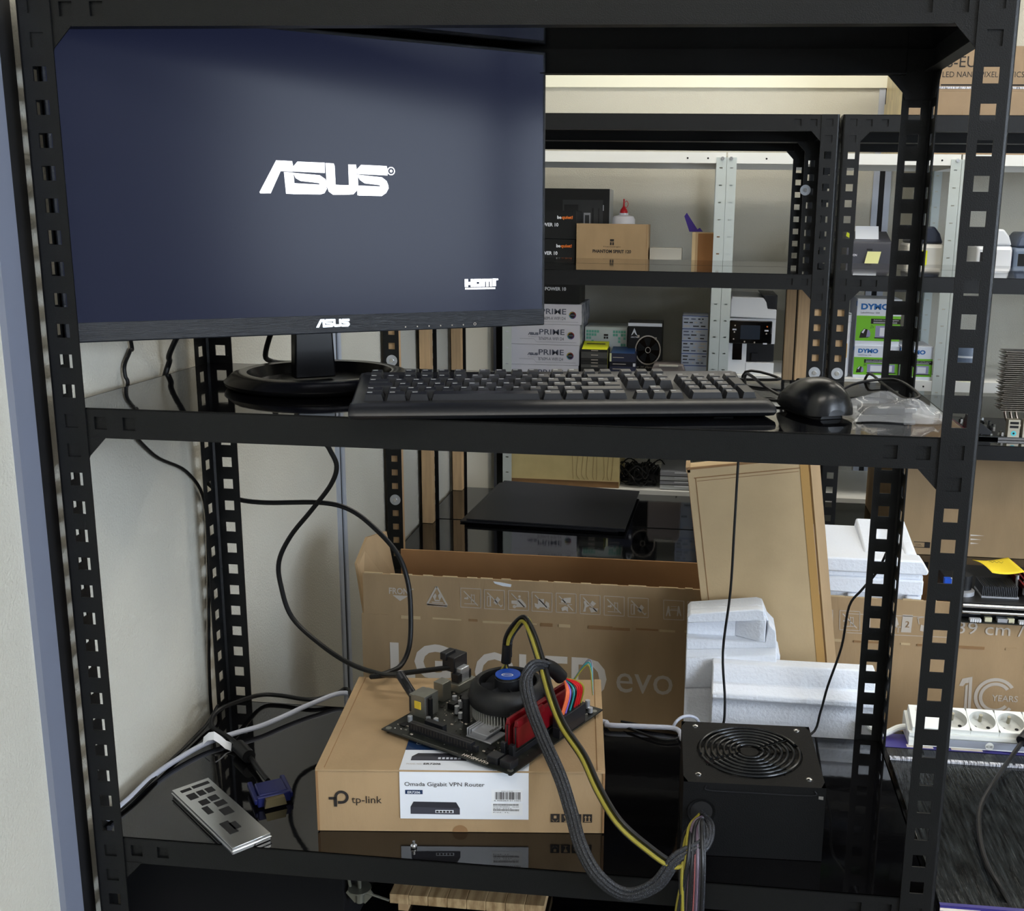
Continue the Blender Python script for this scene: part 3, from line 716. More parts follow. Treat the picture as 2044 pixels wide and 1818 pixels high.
# oval swoosh and lettering on the sticker, reading towards the viewer
ra = math.radians(26.2+0); rr = Vector((math.cos(ra), math.sin(ra), 0)); uu = Vector((-math.sin(ra), math.cos(ra), 0))
for i in range(24):
    a, b = 2*PI*i/24, 2*PI*(i+1)/24
    q = lambda r_, w_: Vector((*cc, .0594)) - uu*.004 + rr*(.0072*r_*math.cos(w_)) + uu*(.0046*r_*math.sin(w_))
    mb.poly([q(1, a), q(1, b), q(.8, b), q(.8, a)], M_PAPER)
mb.text('intel', Vector((*cc, .0593))-uu*.0055-rr*.0045, rr, uu, .0030, M_PAPER, .009, .02)
mb.build('hub_sticker', fan)
# chipset heatsink
mb = MB(); x0, y0 = .094, .040
mb.box((x0, y0, .0016), (x0+.036, y0+.030, .0035), M_HSK)
mb.prism([(x0+.004, y0, .0035), (x0+.004, y0+.030, .0035), (x0+.010, y0+.030, .011), (x0+.010, y0, .011)], (.022, 0, 0), M_HSK)
for k in range(3): mb.box((x0+.001+k*.0035, y0, .0035), (x0+.0025+k*.0035, y0+.030, .013), M_HSK)
mb.text('ASRock', (x0+.030, y0+.008, .011), (0,1,0), (-1,0,0), .004, M_INKB, .016, .02)
mb.build('chipset_heatsink', bd, bevel=.0005)
# slots
mb = MB(); mb.box((.030, .014, .0016), (.122, .0215, .012), M_PLA); mb.box((.032, .0172, .012), (.120, .0182, .0121), M_DARK)
for i in range(20): mb.box((.033+i*.0043, .0136, .005), (.0346+i*.0043, .0140, .011), M_INKB)
mb.box((.122, .015, .0016), (.128, .0205, .009), M_PLA); mb.build('expansion_slot', bd, bevel=.0003)
mb = MB(); mb.box((.040, .030, .0016), (.068, .037, .011), M_PLA); mb.build('expansion_slot', bd, bevel=.0003)
# memory
for k, y in enumerate((0, 1)):
    x = .157+k*.0115
    mb = MB(); mb.box((x-.0032, .030, .0016), (x+.0032, .172, .0085), M_PLA); mb.box((x-.003, .026, .0016), (x+.003, .031, .018), M_PLA); mb.build('memory_slot', bd, bevel=.0004)
    mb = MB(); mb.box((x-.0006, .034, .005), (x+.0006, .166, .036), M_PCB)
    for s in (-1, 1): mb.box((x+s*.0006 if s > 0 else x-.0030, .035, .012), (x+.0030 if s > 0 else x-.0006, .165, .036), M_RED)
    mb.prism([(x-.0032, .036, .036), (x+.0032, .036, .036), (x+.0018, .036, .043), (x-.0018, .036, .043)], (0, .052, 0), M_RED)
    mb.prism([(x-.0032, .112, .036), (x+.0032, .112, .036), (x+.0018, .112, .043), (x-.0018, .112, .043)], (0, .052, 0), M_RED)
    mb.box((x-.0032, .088, .036), (x+.0032, .112, .039), M_RED)
    for i in range(24):
        if i != 12: mb.box((x-.0034, .040+i*.005, .0092), (x-.0030, .043+i*.005, .0115), M_PAPER)
    mb.build('memory_stick', bd, bevel=.0003)
mb = MB(); mb.box((.1775, .095, .0016), (.1875, .150, .014), M_PLA)
mb.build('power_socket', bd, bevel=.0004)
mb = MB(); mb.box((.1765, .096, .012), (.1883, .150, .026), M_PLA); mb.build('power_plug', bd, bevel=.0006)
for k in range(2):
    mb = MB(); mb.box((.150+k*.018, .006, .0016), (.165+k*.018, .020, .010), M_PLA); mb.box((.152+k*.018, .0055, .0045), (.163+k*.018, .0060, .008), M_DARK); mb.build('drive_socket', bd, bevel=.0004)
mb = MB()
for x, y, h in ((.050,.078,.011), (.044,.092,.011), (.030,.098,.011), (.173,.178,.012), (.018,.030,.009), (.062,.070,.009), (.045,.045,.007), (.060,.125,.010), (.050,.150,.011), (.075,.160,.011), (.098,.168,.011), (.120,.168,.011), (.182,.170,.008), (.034,.044,.006)):
    mb.cyl((x, y, .0016), .0030, h, M_ZINC, n=16); mb.cyl((x, y, .0016), .0031, .0018, M_RUB, n=16)
mb.build('capacitors', bd, smooth=True)['kind'] = 'stuff'
mb = MB()
for x, y in ((.028,.110), (.032,.124), (.040,.136), (.030,.084)): mb.box((x, y, .0016), (x+.010, y+.010, .009), M_RUB)
for x, y in ((.012,.018), (.076,.028), (.136,.020), (.132,.030)): mb.box((x, y, .0016), (x+.008, y+.008, .0030), M_DARK)
mb.build('chips', bd, bevel=.0003)['kind'] = 'stuff'

# ------------------------------------------------------------------ power supply
M_SLV = mat('braided_sleeve', (34, 36, 42), 0.55)
nt = M_SLV.node_tree; b = nt.nodes['Principled BSDF']
tc = nt.nodes.new('ShaderNodeTexCoord'); wv = nt.nodes.new('ShaderNodeTexVoronoi'); wv.inputs['Scale'].default_value = 800
rp = nt.nodes.new('ShaderNodeValToRGB'); rp.color_ramp.elements[0].color = (.11, .12, .15, 1); rp.color_ramp.elements[0].position = .16
rp.color_ramp.elements[1].color = (.012, .013, .016, 1); rp.color_ramp.elements[1].position = .34
nt.links.new(tc.outputs['Object'], wv.inputs['Vector']); nt.links.new(wv.outputs['Distance'], rp.inputs[0]); nt.links.new(rp.outputs[0], b.inputs['Base Color'])
M_PSU = mat('psu_black_steel', (9, 10, 12), 0.6, bump=0.3, bscale=700, spec=.25)
ps = thing('power_supply', 'black computer power supply with round fan grille on top, bottom shelf right', 'power supply', (0.6425, 0.0495, 0.0006), math.radians(2.1))
pw_, pd_, ph_ = .150, .140, .086
mb = MB()
M_RING = mat('black_wire_ring', (22, 24, 27), .25); n = 48; R = .059; cx, cy = pw_/2, pd_/2+.002
sq = []; ci = []
for i in range(n):
    a = 2*PI*i/n; c_, s_ = math.cos(a), math.sin(a); k = 1/max(abs(c_)/(pw_/2), abs(s_)/(pd_/2))
    sq.append((pw_/2+k*c_, pd_/2+k*s_, ph_)); ci.append((cx+R*c_, cy+R*s_, ph_))
vs = sq + ci + [(p[0], p[1], ph_-.004) for p in ci]
fs = [(i, (i+1) % n, n+(i+1) % n, n+i) for i in range(n)] + [(n+i, n+(i+1) % n, 2*n+(i+1) % n, 2*n+i) for i in range(n)] + [tuple(range(2*n, 3*n))]
corners = [(0,0), (pw_,0), (pw_,pd_), (0,pd_)]
mb.add(vs, fs, M_PSU)
mb.add([(x, y, 0) for x, y in corners]+[(x, y, ph_) for x, y in corners], [(0,3,2,1), (0,1,5,4), (1,2,6,5), (2,3,7,6), (3,0,4,7)], M_PSU)
mb.tube([(.024, -.0006, ph_-.003), (.027, -.0006, ph_-.0085), (.075, -.0006, ph_-.009), (.135, -.0006, ph_-.009), (.138, -.0006, ph_-.003)], .0007, M_PLA, n=6)
mb.prism([(.1425, -.0004, ph_-.0095), (.1475, -.0004, ph_-.0095), (.1475, -.0004, ph_-.0135), (.1425, -.0004, ph_-.0130)], (0, .0004, 0), M_STEEL)
mb.build('housing', ps)
mb = MB()
for r in (.0560, .0492, .0424, .0356, .0288, .0220, .0152):
    for k in range(2):
        a0 = math.radians(35+180*k if r < .05 else 20+180*k); span = math.radians(172)
        pts = [(cx+r*math.cos(a0+span*i/22), cy+r*math.sin(a0+span*i/22), ph_+.0012) for i in range(23)]
        mb.tube(pts, .0016, M_RING, n=8, smooth=1)
for a in (math.radians(35), math.radians(125)):
    for s in (1, -1):
        mb.tube([(cx+s*.014*math.cos(a), cy+s*.014*math.sin(a), ph_-.0002), (cx+s*.060*math.cos(a), cy+s*.060*math.sin(a), ph_-.0002)], .0011, M_PLG, n=6, smooth=1)
mb.cyl((cx, cy, ph_-.002), .010, .0024, M_PSU, n=24)
mb.build('fan_grille', ps, smooth=True)
mb = MB()
for i in range(7):
    a = 2*PI*i/7
    mb.poly([(cx+.014*math.cos(a), cy+.014*math.sin(a), ph_-.0028), (cx+.056*math.cos(a+.25), cy+.056*math.sin(a+.25), ph_-.0028), (cx+.056*math.cos(a+.8), cy+.056*math.sin(a+.8), ph_-.0036), (cx+.014*math.cos(a+.55), cy+.014*math.sin(a+.55), ph_-.0036)], M_RUB)
mb.build('fan', ps)
for x, y in ((.016,.016), (.134,.016), (.134,.128), (.016,.128)):
    mb = MB(); mb.lathe((x, y, ph_), [(.0036, 0), (.0034, .0010), (.0018, .0020), (.0001, .0022)], M_STEEL, n=16); mb.build('screw', ps, smooth=True)
mb = MB(); ex, ez = .020, .052
for i in range(20):
    a, b2 = 2*PI*i/20, 2*PI*(i+1)/20
    mb.add([(ex+r_*math.cos(w), y, ez+r_*math.sin(w)) for (r_, y) in ((.0115, .0), (.0150, -.001), (.0150, .0)) for w in (a, b2)], [(0,1,3,2), (2,3,5,4)], M_RUB)
mb.cyl((ex, -.0006, ez), .0118, .0006, M_DARK, 'y', 20)
mb.build('cable_grommet', ps, smooth=True)
YW = wire((140, 130, 46), 'yellow'); WB_ = wire((20, 20, 22), 'black'); WR = wire((186, 20, 26), 'red'); WO = wire((226, 110, 70), 'orange'); WP = wire((120, 96, 190), 'violet')
WT = wire((40, 140, 140), 'teal'); WG2 = wire((110, 112, 124), 'grey'); WK = wire((196, 118, 124), 'pink'); WV = wire((92, 78, 92), 'mauve')
def bundle(name, parent, pts, offs, r, mats_, sm=6):
    P = [Vector(p) for p in pts]; mb = MB()
    for (a, b_), m_ in zip(offs, mats_):
        Q = []
        for i, p in enumerate(P):
            t_ = (P[min(i+1, len(P)-1)]-P[max(i-1, 0)]).normalized()
            s_ = t_.cross(Vector((0, 1, 0)));
            if s_.length < .1: s_ = t_.cross(Vector((1, 0, 0)))
            s_.normalize(); w_ = t_.cross(s_)
            Q.append(p + s_*a + w_*b_)
        mb.tube(tolocal(parent, Q), r, m_, smooth=sm, n=8)
    return mb.build(name, parent, smooth=True)
EX = Vector((.6640, .040, .053))
bdl = lambda x, y, z: bd.matrix_basis @ Vector((x, y, z))
bd_M = Matrix.Translation(bd.location) @ Matrix.Rotation(bd.rotation_euler.z, 4, 'Z')
W3 = lambda x, y, z: bd_M @ Vector((x, y, z))
# main 24-pin loom
main = [EX, at(1412, 1650, Y=.018), at(1405, 1685, Y=-.004), at(1350, 1715, Y=-.016), at(1310, 1765, Y=-.022), at(1250, 1785, Y=-.022), at(1195, 1750, Y=-.018), at(1160, 1690, Y=.0), at(1140, 1620, Y=.025),
        at(1118, 1550, Y=.045), at(1085, 1475, Y=.075), at(1060, 1410, Y=.10), at(1050, 1360, Y=.115), at(1064, 1330, Y=.13), at(1092, 1330, Y=.15), W3(.158, .125, .068)]
offs = [(-.0052, 0), (-.0018, .0018), (.0018, .0018), (.0052, 0), (-.0018, -.0022), (.0022, -.0022)]
bundle('main_cable', ps, main, offs, .0026, [M_SLV]*6)
mb = MB(); a = at(1086, 1328, Y=.148); b = W3(.168, .126, .062); mb.tube(tolocal(ps, [a, (a+b)/2+Vector((0,0,.003)), b]), .0085, M_RUB, n=16, smooth=4); mb.build('heat_shrink', ps, smooth=True)
mb = MB(); src = W3(.167, .126, .062)
for i, m_ in enumerate((YW, WR, WR, WR, WB_, WT, WB_, WP, WO, WO)):
    y = .146-i*.0048
    e = W3(.183, y, .024); md = (src+e)/2+(W3(.012, .006-.0012*i, 0)-W3(0, 0, 0))+Vector((0, 0, .009))
    mb.tube(tolocal(ps, [src+Vector((.001*(i-5), 0, 0)), md, e]), .0014, m_, n=7, smooth=8)
mb.build('socket_wires', ps, smooth=True)
mb = MB()
for k in range(3):
    mb.tube(tolocal(ps, [W3(.150, .175, .03), W3(.168, .186+.002*k, .055+.003*k), W3(.178, .182, .020)]), .0010, (YW, WT, WG2)[k], n=6, smooth=8)
mb.build('fan_wires', ps, smooth=True)
# processor power lead, sleeved black with yellow pairs
cpu = [EX, at(1392, 1655, Y=.012), at(1378, 1705, Y=-.010), at(1345, 1725, Y=-.016), at(1290, 1690, Y=-.012), at(1235, 1640, Y=.0), at(1195, 1575, Y=.03), at(1165, 1510, Y=.06), at(1125, 1450, Y=.09), at(1100, 1390, Y=.12),
       at(1080, 1320, Y=.15), at(1062, 1265, Y=.17), at(1048, 1236, Y=.185), at(1030, 1248, Y=.20), at(1014, 1275, Y=.205), at(1012, 1310, Y=.205)]
bundle('processor_cable', ps, cpu, [(-.0036, .0004), (-.0006, -.0032), (.0012, .0022), (.0040, 0), (.0012, .0034)], .0022, [WB_, YW, M_SLV, M_SLV, YW])
mb = MB(); a = at(1013, 1285, Y=.205); b = at(1010, 1322, Y=.205); mb.tube(tolocal(ps, [a, b]), .0062, M_RUB, n=12, smooth=1); mb.build('cable_sleeve', ps, smooth=True)
mb = MB()
for k, m_ in enumerate((YW, WB_, YW, WB_)):
    mb.tube(tolocal(ps, [b, b+Vector((.004*(k-1.5), 0, -.012)), W3(.060+.004*k, .165, .018)]), .0013, m_, n=6, smooth=5)
mb.build('plug_wires', ps, smooth=True)
mb = MB(); mb.T = Matrix.Identity(4)
c0 = W3(.066, .165, 0); mb.box((c0.x-.008, c0.y-.006, BZ+.0016), (c0.x+.008, c0.y+.006, BZ+.020), M_PLA)
mb.v = [Vector(p) for p in tolocal(ps, mb.v)]; mb.build('processor_plug', ps, bevel=.0005)
# loose leads hanging over the shelf edge
loose = [(1378, 1655, 1372, 1720, 1352, 1830, YW, WB_), (1392, 1655, 1392, 1730, 1388, 1830, WK, WV), (1400, 1650, 1402, 1730, 1398, 1830, WG2, WB_), (1385, 1650, 1380, 1730, 1374, 1830, WV, WB_), (1370, 1665, 1362, 1735, 1362, 1830, WB_, YW)]
for i, (a0, b0, a1, b1, a2, b2_, m0, m1) in enumerate(loose):
    bundle('loose_cable', ps, [EX+Vector((.002*(i-2), 0, 0)), at(a0, b0, Y=.008), at(a1, b1, Y=-.018), at(a2, b2_, Y=-.016), at(a2-4, b2_+90, Y=-.014)], [(-.0018, 0), (.0018, .0), (0, .0024)], .0019, [m0, M_SLV, m1])

# ------------------------------------------------------------------ I/O shield
sh0, sh1, sh2 = at(343, 1572, Z=.012), at(411, 1550, Z=.012), at(458, 1692, Z=.006)
dx = (sh2-sh0); L_ = 0.158; W_ = .044; az = math.atan2(dx.y, dx.x)
t = thing('io_shield', 'bright metal back-panel plate with black port openings', 'metal plate', (sh0.x, sh0.y, .0006), az)
mb = MB(); mb.box((0, 0, .0075), (L_, W_, .0082), M_STEEL)
mb.box((0, 0, 0), (L_, .0012, .0080), M_STEEL); mb.box((0, W_-.0012, 0), (L_, W_, .0080), M_STEEL); mb.box((0, 0, 0), (.0012, W_, .0080), M_STEEL); mb.box((L_-.0012, 0, 0), (L_, W_, .0080), M_STEEL)
mb.box((-.001, -.001, .0035), (L_+.001, W_+.001, .0045), M_STEEL)
mb.build('plate', t, bevel=.0005)
mb = MB(); zt_ = .0084
def op(x0, y0, x1, y1): mb.box((x0, y0, zt_-.0003), (x1, y1, zt_), M_DARK)
op(.008, .006, .014, .018); op(.007, .020, .0135, .040); op(.022, .007, .036, .017); op(.022, .019, .034, .027); op(.022, .029, .034, .038)
op(.044, .012, .056, .022); op(.042, .024, .054, .034); op(.058, .024, .070, .036); op(.060, .009, .078, .016); op(.076, .022, .092, .034); op(.104, .010, .132, .020); op(.110, .018, .126, .026)
mb.build('port_openings', t)

# ------------------------------------------------------------------ cables along the left wall
M_VGA = mat('blue_connector', (14, 22, 78), 0.4)
vg = thing('video_cable', 'black monitor cable ending in a blue connector on the bottom shelf', 'cable', (0.163, 0.100, .0006), math.radians(-56))
def wpt(*p): return Vector(p)
pts = [wpt(.150, .122, .010), at(520, 1540, Z=.008), at(500, 1512, Z=.008), at(480, 1492, Z=.008), at(460, 1474, Z=.010), at(440, 1462, Z=.014), at(424, 1450, Z=.018), at(424, 1432, Z=.026), at(440, 1415, Z=.030), at(475, 1400, Z=.022), at(520, 1387, Z=.010), at(560, 1388, Z=.008), at(620, 1396, Z=.008), at(670, 1385, Z=.010), at(694, 1376, Z=.014), wpt(.205, .318, .010), wpt(.30, .33, .006)]
mb = MB(); mb.tube(tolocal(vg, pts), .0030, M_RUB, smooth=6); mb.build('cord', vg, smooth=True)
mb = MB(); mb.tube(tolocal(vg, [at(476, 1489, Z=.010), at(497, 1510, Z=.010)]), .0085, M_RUB, n=16, smooth=1); mb.build('ferrite_core', vg, smooth=True)
mb = MB(); mb.box((-.016, -.016, 0), (.014, .016, .015), M_VGA); mb.box((.012, -.019, .001), (.018, .019, .014), M_VGA)
mb.box((-.030, -.022, .004), (.016, -.016, .011), M_VGA); mb.box((-.030, .016, .004), (.016, .022, .011), M_VGA); mb.build('connector', vg, bevel=.0015)
mb = MB(); mb.prism([(.018, -.0125, .0025), (.018, .0125, .0025), (.018, .0105, .0125), (.018, -.0105, .0125)], (.007, 0, 0), mat('brass_shell', (120, 108, 78), .35, metal=.8)); mb.build('connector_shell', vg)
mb = MB(); fl = at(440, 1463, Z=.020)
P = [fl+Vector((-.022+.007*i, -.002+.001*i, -.006+.008*math.sin(i*.95))) for i in range(6)]
Q = [p+Vector((.003, -.010, -.006)) for p in P]
mb.add(tolocal(vg, P+Q), [(i, i+1, 7+i, 6+i) for i in range(5)], M_PAPER); mb.build('paper_tag', vg, smooth=True)

t = thing('network_cable', 'light grey network cable running along the left wall and behind the router carton', 'cable', (0, 0, 0))
pts = [wpt(.004, .026, .006), wpt(.003, .032, .006), wpt(.002, .040, .006), at(262, 1590, Z=.006), at(300, 1553, Z=.006), at(350, 1518, Z=.006), at(410, 1484, Z=.007), at(470, 1463, Z=.008), at(520, 1449, Z=.008), at(570, 1428, Z=.008), at(625, 1403, Z=.010), at(690, 1383, Z=.012), wpt(.22, .328, .010), wpt(.35, .335, .006), wpt(.52, .338, .006), at(1215, 1447, Z=.006), at(1290, 1450, Z=.006), at(1350, 1455, Z=.006), wpt(.64, .30, .005), wpt(.65, .325, .004), wpt(.80, .33, .004)]
mb = MB(); mb.tube(pts, .0034, M_WCAB, smooth=6); mb.build('cord', t, smooth=True)
t = thing('charger_cable', 'small loop of light grey cable between the foam and the big carton', 'cable', (0, 0, 0))
mb = MB(); mb.tube([at(1343, 1452, Y=.352), at(1350, 1440, Y=.356), at(1362, 1431, Y=.362), at(1378, 1429, Y=.368), at(1392, 1436, Y=.372), at(1396, 1455, Y=.372), at(1396, 1500, Y=.372), wpt(.668, .372, -.3), wpt(.668, .372, ZF)], .0022, M_WCAB, smooth=6); mb.build('cord', t, smooth=True)

t = thing('power_cable', 'thick black cable looping left in mid air from the monitor to the motherboard', 'cable', (0, 0, 0))
pts = [W3(-.002, .060, .016), at(800, 1352, Y=.20), at(762, 1346, Y=.25), at(700, 1325, Y=.31), at(640, 1286, Y=.345), at(583, 1232, Y=.36), at(561, 1170, Y=.362), at(557, 1120, Y=.362), at(580, 1070, Y=.362), at(622, 1018, Y=.360), at(660, 968, Y=.358), at(672, 930, Y=.356), at(657, 895, Y=.354), at(640, 860, Y=.353), wpt(.155, .352, ZM+.004), wpt(.150, .330, ZM+.006), at(545, 722, Y=.32), at(533, 690, Y=.28), wpt(.165, .24, .60)]
mb = MB(); mb.tube(pts, .0033, M_RUB, smooth=6); mb.build('cord', t, smooth=True)
mb = MB(); a = W3(-.012, .060, .016); mb.tube([a+(at(800, 1352, Y=.20)-a).normalized()*.03, a+Vector((.010, -.004, 0))], .0055, M_PLA, n=12, smooth=1); mb.build('plug', t, smooth=True)
t = thing('display_cable', 'thick black cable sweeping right in front of the carton lettering', 'cable', (0, 0, 0))
pts = [wpt(.075, .235, .62), at(346, 688, X=.006), at(338, 722, X=-.006), at(331, 745, X=-.0105), wpt(-.0105, .236, ZM-.03), wpt(-.0105, .262, .44), wpt(-.0095, .30, .405), at(372, 925, Y=.362), at(390, 935, Y=.360), at(425, 972, Y=.362), at(470, 995, Y=.364), at(530, 1003, Y=.364), at(640, 1003, Y=.364), at(700, 1018, Y=.364), at(752, 1058, Y=.362), at(795, 1108, Y=.358), at(815, 1165, Y=.350), at(820, 1230, Y=.340), at(817, 1290, Y=.325), at(800, 1328, Y=.300), at(772, 1343, Y=.27), at(748, 1350, Y=.25), W3(.0, .135, .030)]
mb = MB(); mb.tube(pts, .0034, M_RUB, smooth=6); mb.build('cord', t, smooth=True)
mb = MB(); c0 = W3(-.004, .142, 0)
mb.box((-.012, -.012, .024), (.008, .014, .044), M_PLA); mb.box((-.014, -.014, .038), (-.004, .006, .048), M_PLA); mb.box((.006, -.008, .010), (.016, .008, .030), M_ZINC); mb.box((-.018, -.002, .028), (-.010, .002, .031), M_STEEL)
mb.v = [c0+(Matrix.Rotation(math.radians(-26.2), 4, 'Z') @ v) for v in mb.v]; mb.build('plug', t, bevel=.001)
t = thing('thin_cable', 'thin black cable hanging left under the monitor against the wall', 'cable', (0, 0, 0))
pts = [wpt(-.010, .155, .60), at(262, 684, X=-.0150), at(260, 700, X=-.0150), at(249, 728, X=-.0150), at(250, 750, X=-.0140), at(255, 768, X=-.0120), wpt(-.0120, .150, .44), wpt(-.0165, .22, .38), wpt(-.0165, .30, .34), at(408, 1000, X=-.0165), at(416, 1120, X=-.0165), at(417, 1230, X=-.0165), at(418, 1350, X=-.0165), at(424, 1430, X=-.0165), wpt(.006, .30, .012), at(405, 1455, Z=.005), at(330, 1528, Z=.005), at(268, 1590, Z=.005), wpt(.002, .030, .0035)]
mb = MB(); mb.tube(pts, .0022, M_RUB, smooth=6, n=8); mb.build('cord', t, smooth=True)
p = at(826, 1685, Z=.004)
mb = MB(); mb.cyl((0, 0, .0), .0035, .002, M_STEEL, n=12); mb.cyl((0, 0, .002), .0016, .005, M_STEEL, n=10); o = mb.build('screw', loc=(p.x, p.y, .0008), smooth=True)
tag(o, 'tiny loose screw on the bottom shelf in front of the router carton', 'screw')

# ------------------------------------------------------------------ below the bottom shelf
M_SLAT = mat('glued_wood', (206, 176, 132), 0.6, var=0.25, vscale=10, stretch=(14, 1.2, 5), var2=(160, 128, 88))
t = thing('wooden_board', 'small slatted wooden board lying under the bottom shelf', 'board', (0.300, 0.105, ZLOW+.0006))
mb = MB(); w_ = .186; n = 8
for i in range(n):
    mb.box((i*w_/n+.0002, 0, .010), ((i+1)*w_/n-.0002, .075, .0225), M_SLAT)
mb.build('top_slats', t, bevel=.0006)
for x in (.01, w_-.022):
    mb = MB(); mb.box((x, .002, 0), (x+.012, .073, .010), M_WOOD); mb.build('side_board', t)
M_ZINC_, M_ZINC = M_ZINC, mat('dull_steel', (118, 118, 108), .4, metal=.7)
t = thing('wing_nut', 'steel bolt with washer and wing nut under the bottom shelf', 'bolt', (0.2830, 0.050, -.004))
mb = MB(); mb.cyl((0, 0, -.075), .0022, .073, M_ZINC, n=12); mb.build('bolt', t, smooth=True)
mb = MB(); mb.cyl((0, 0, -.052), .0075, .0012, M_STEEL, n=20); mb.build('washer', t, smooth=True)
mb = MB(); mb.T = Matrix.Translation((0, 0, -.036)); mb.cyl((0, 0, -.034), .013, .0015, M_ZINC, n=24); mb.tube([(-.013, 0, -.016), (-.011, 0, -.032)], .0018, M_ZINC, smooth=1, n=8)
mb.prism([(.0, -.001, -.048), (.012, -.001, -.034), (.016, -.001, -.040), (.006, -.001, -.052)], (0, .002, 0), M_ZINC); mb.prism([(.0, -.001, -.048), (-.012, -.001, -.034), (-.016, -.001, -.040), (-.006, -.001, -.052)], (0, .002, 0), M_ZINC)
mb.cyl((0, 0, -.050), .005, .014, M_ZINC, n=14); mb.tube([(.006, 0, -.038), (.034, 0, -.046)], .0015, M_ZINC, smooth=1, n=8); mb.build('nut', t, smooth=True); M_ZINC = M_ZINC_

t = thing('dark_bay_filler', 'added black block standing in for the darkness under the bottom shelf', 'box', (.004, .045, ZLOW+.0006))  # added block; its black stands in for the shade in this bay
mb = MB(); mb.box((0, 0, 0), (.262, .28, .098), mat('filler_black', (14, 14, 16), .8, spec=.2)); mb.box((.004, .004, .098), (.258, .276, .101), mat('filler_black', (14, 14, 16), .8, spec=.2)); mb.build('body', t, bevel=.001)

# ------------------------------------------------------------------ big TV carton behind the near rack
YL = 0.56; LX = 0.126; LXR = 1.50; LD = 0.19
def lp(px, py): return at(px, py, Y=YL)
zfold = lp(760, 1228).z; zflap = lp(760, 1146).z
tv = thing('cardboard_box', 'long brown television carton with open flaps and pale capital lettering', 'box', (LX, YL, ZF+.0006))
def L3(p, k=0): return (p.x-LX, -k, p.z-ZF-.0006)
H_ = zfold-ZF; WL = LXR-LX; c = .006
mb = MB()
mb.box((0, 0, 0), (WL, c, H_), M_CARD); mb.box((0, LD-c, 0), (WL, LD, H_), M_CARD)
mb.box((0, c, 0), (c, LD-c, H_), M_CARD); mb.box((WL-c, c, 0), (WL, LD-c, H_), M_CARD); mb.box((0, 0, 0), (WL, LD, c), M_CARD)
# torn fold line
random.seed(5); x = .01
while x < WL-.05:
    w = random.uniform(.01, .05); mb.box((x, -.0012, H_-random.uniform(.0015, .004)), (x+w, 0, H_+random.uniform(0, .002)), random.choice((M_CARD2, M_CARD3, M_CARD))); x += w+random.uniform(0, .03)
def ptext(s, p0, p1, ptop, m, bold=0.0, k=.0006):
    a = Vector(L3(at(*p0, Y=YL), k)); b = Vector(L3(at(*p1, Y=YL), k)); h = abs(at(*ptop, Y=YL).z-at(*p0, Y=YL).z)
    r = Vector((1, 0, 0))
    mb.text(s, a, r, (0,0,1), h, m, (b-a).length, bold, lift=0)
ptext('LG', (780, 1347), (900, 1360), (780, 1283), M_INKW, .035)
ptext('OLED', (948, 1378), (1210, 1395), (948, 1300), M_INKW, .018)
ptext('evo', (1230, 1380), (1342, 1386), (1230, 1322), M_INKG)
# right end: anniversary mark
def yc(cx, cy, r0, r1, a0, a1, m=M_INKG, n=28):
    C = at(cx, cy, Y=YL); s = (at(cx+100, cy, Y=YL).x-C.x)/100
    for i in range(n):
        a, b = math.radians(a0+(a1-a0)*i/n), math.radians(a0+(a1-a0)*(i+1)/n)
        mb.poly([(C.x-LX+s*r*math.cos(w), -.0006, C.z-ZF+s*r*math.sin(w)) for r, w in ((r0,a),(r1,a),(r1,b),(r0,b))], m)
def yq(pts, m=M_INKG): mb.poly([L3(at(*p, Y=YL), .0006) for p in pts], m)
yc(1986, 1392, 26, 33, 38, 322); yc(1986, 1392, 36, 43, 35, 325)
yq([(1914,1368),(1921,1354),(1941,1350),(1937,1420),(1931,1420),(1934,1362),(1927,1363),(1922,1369)]); yq([(1927,1368),(1932,1366),(1929,1420),(1923,1420)])
ptext('YEARS', (1979, 1398), (2031, 1400), (1979, 1386), M_INKG, .01)
mb.build('body', tv)
mb = MB()
xs_ = at(1905, 1200, Y=YL).x-LX; hf = zflap-zfold
mb.box((.004, -.0005, H_), (xs_, .0035, H_+hf), M_CARD)
mb.box((xs_, -.0005, H_), (WL, .0035, H_+hf*.62), M_CARD)
x = .006
while x < xs_-.03:
    w = random.uniform(.008, .03); mb.box((x, -.0003, H_+hf), (x+w, .0033, H_+hf+random.uniform(.0003, .0016)), M_CARD2); x += w+random.uniform(0, .02)
ptext('FRONT', (777, 1184), (826, 1187), (777, 1172), M_INKG, .02, .0012)
K = .0011
def fq(pts, m=M_INKG): mb.poly([L3(at(*p, Y=YL), K) for p in pts], m)
def seg(p, q_, w, m=M_INKG):
    a = Vector(L3(at(*p, Y=YL), K)); b = Vector(L3(at(*q_, Y=YL), K)); d = (b-a).normalized(); n_ = Vector((d.z, 0, -d.x))*w/2
    mb.poly([a+n_, b+n_, b-n_, a-n_], m)
fq([(784,1187),(815,1189),(799,1199)])
for a, b in (((872,1170),(853,1205)), ((872,1170),(893,1208)), ((853,1206),(893,1210))): seg(a, b, .0028)
fq([(856,1203),(891,1206),(892,1210),(853,1207)]); mb.text('CAUTION', L3(at(862, 1208, Y=YL), K+.0003), (1,0,0), (0,0,1), .0022, M_CARD3, .020)
for q_ in ([(864,1190),(869,1183),(872,1188),(868,1198)], [(882,1190),(877,1184),(874,1188),(878,1198)], [(862,1200),(885,1202),(885,1204),(862,1202)], [(868,1196),(878,1197),(878,1200),(868,1199)]): fq(q_)
ic = [(920,1173),(967,1176),(1015,1178),(1062,1181),(1110,1183),(1158,1186),(1206,1189),(1254,1192),(1325,1197),(1373,1200),(1575,1212),(1622,1215),(1676,1218)]
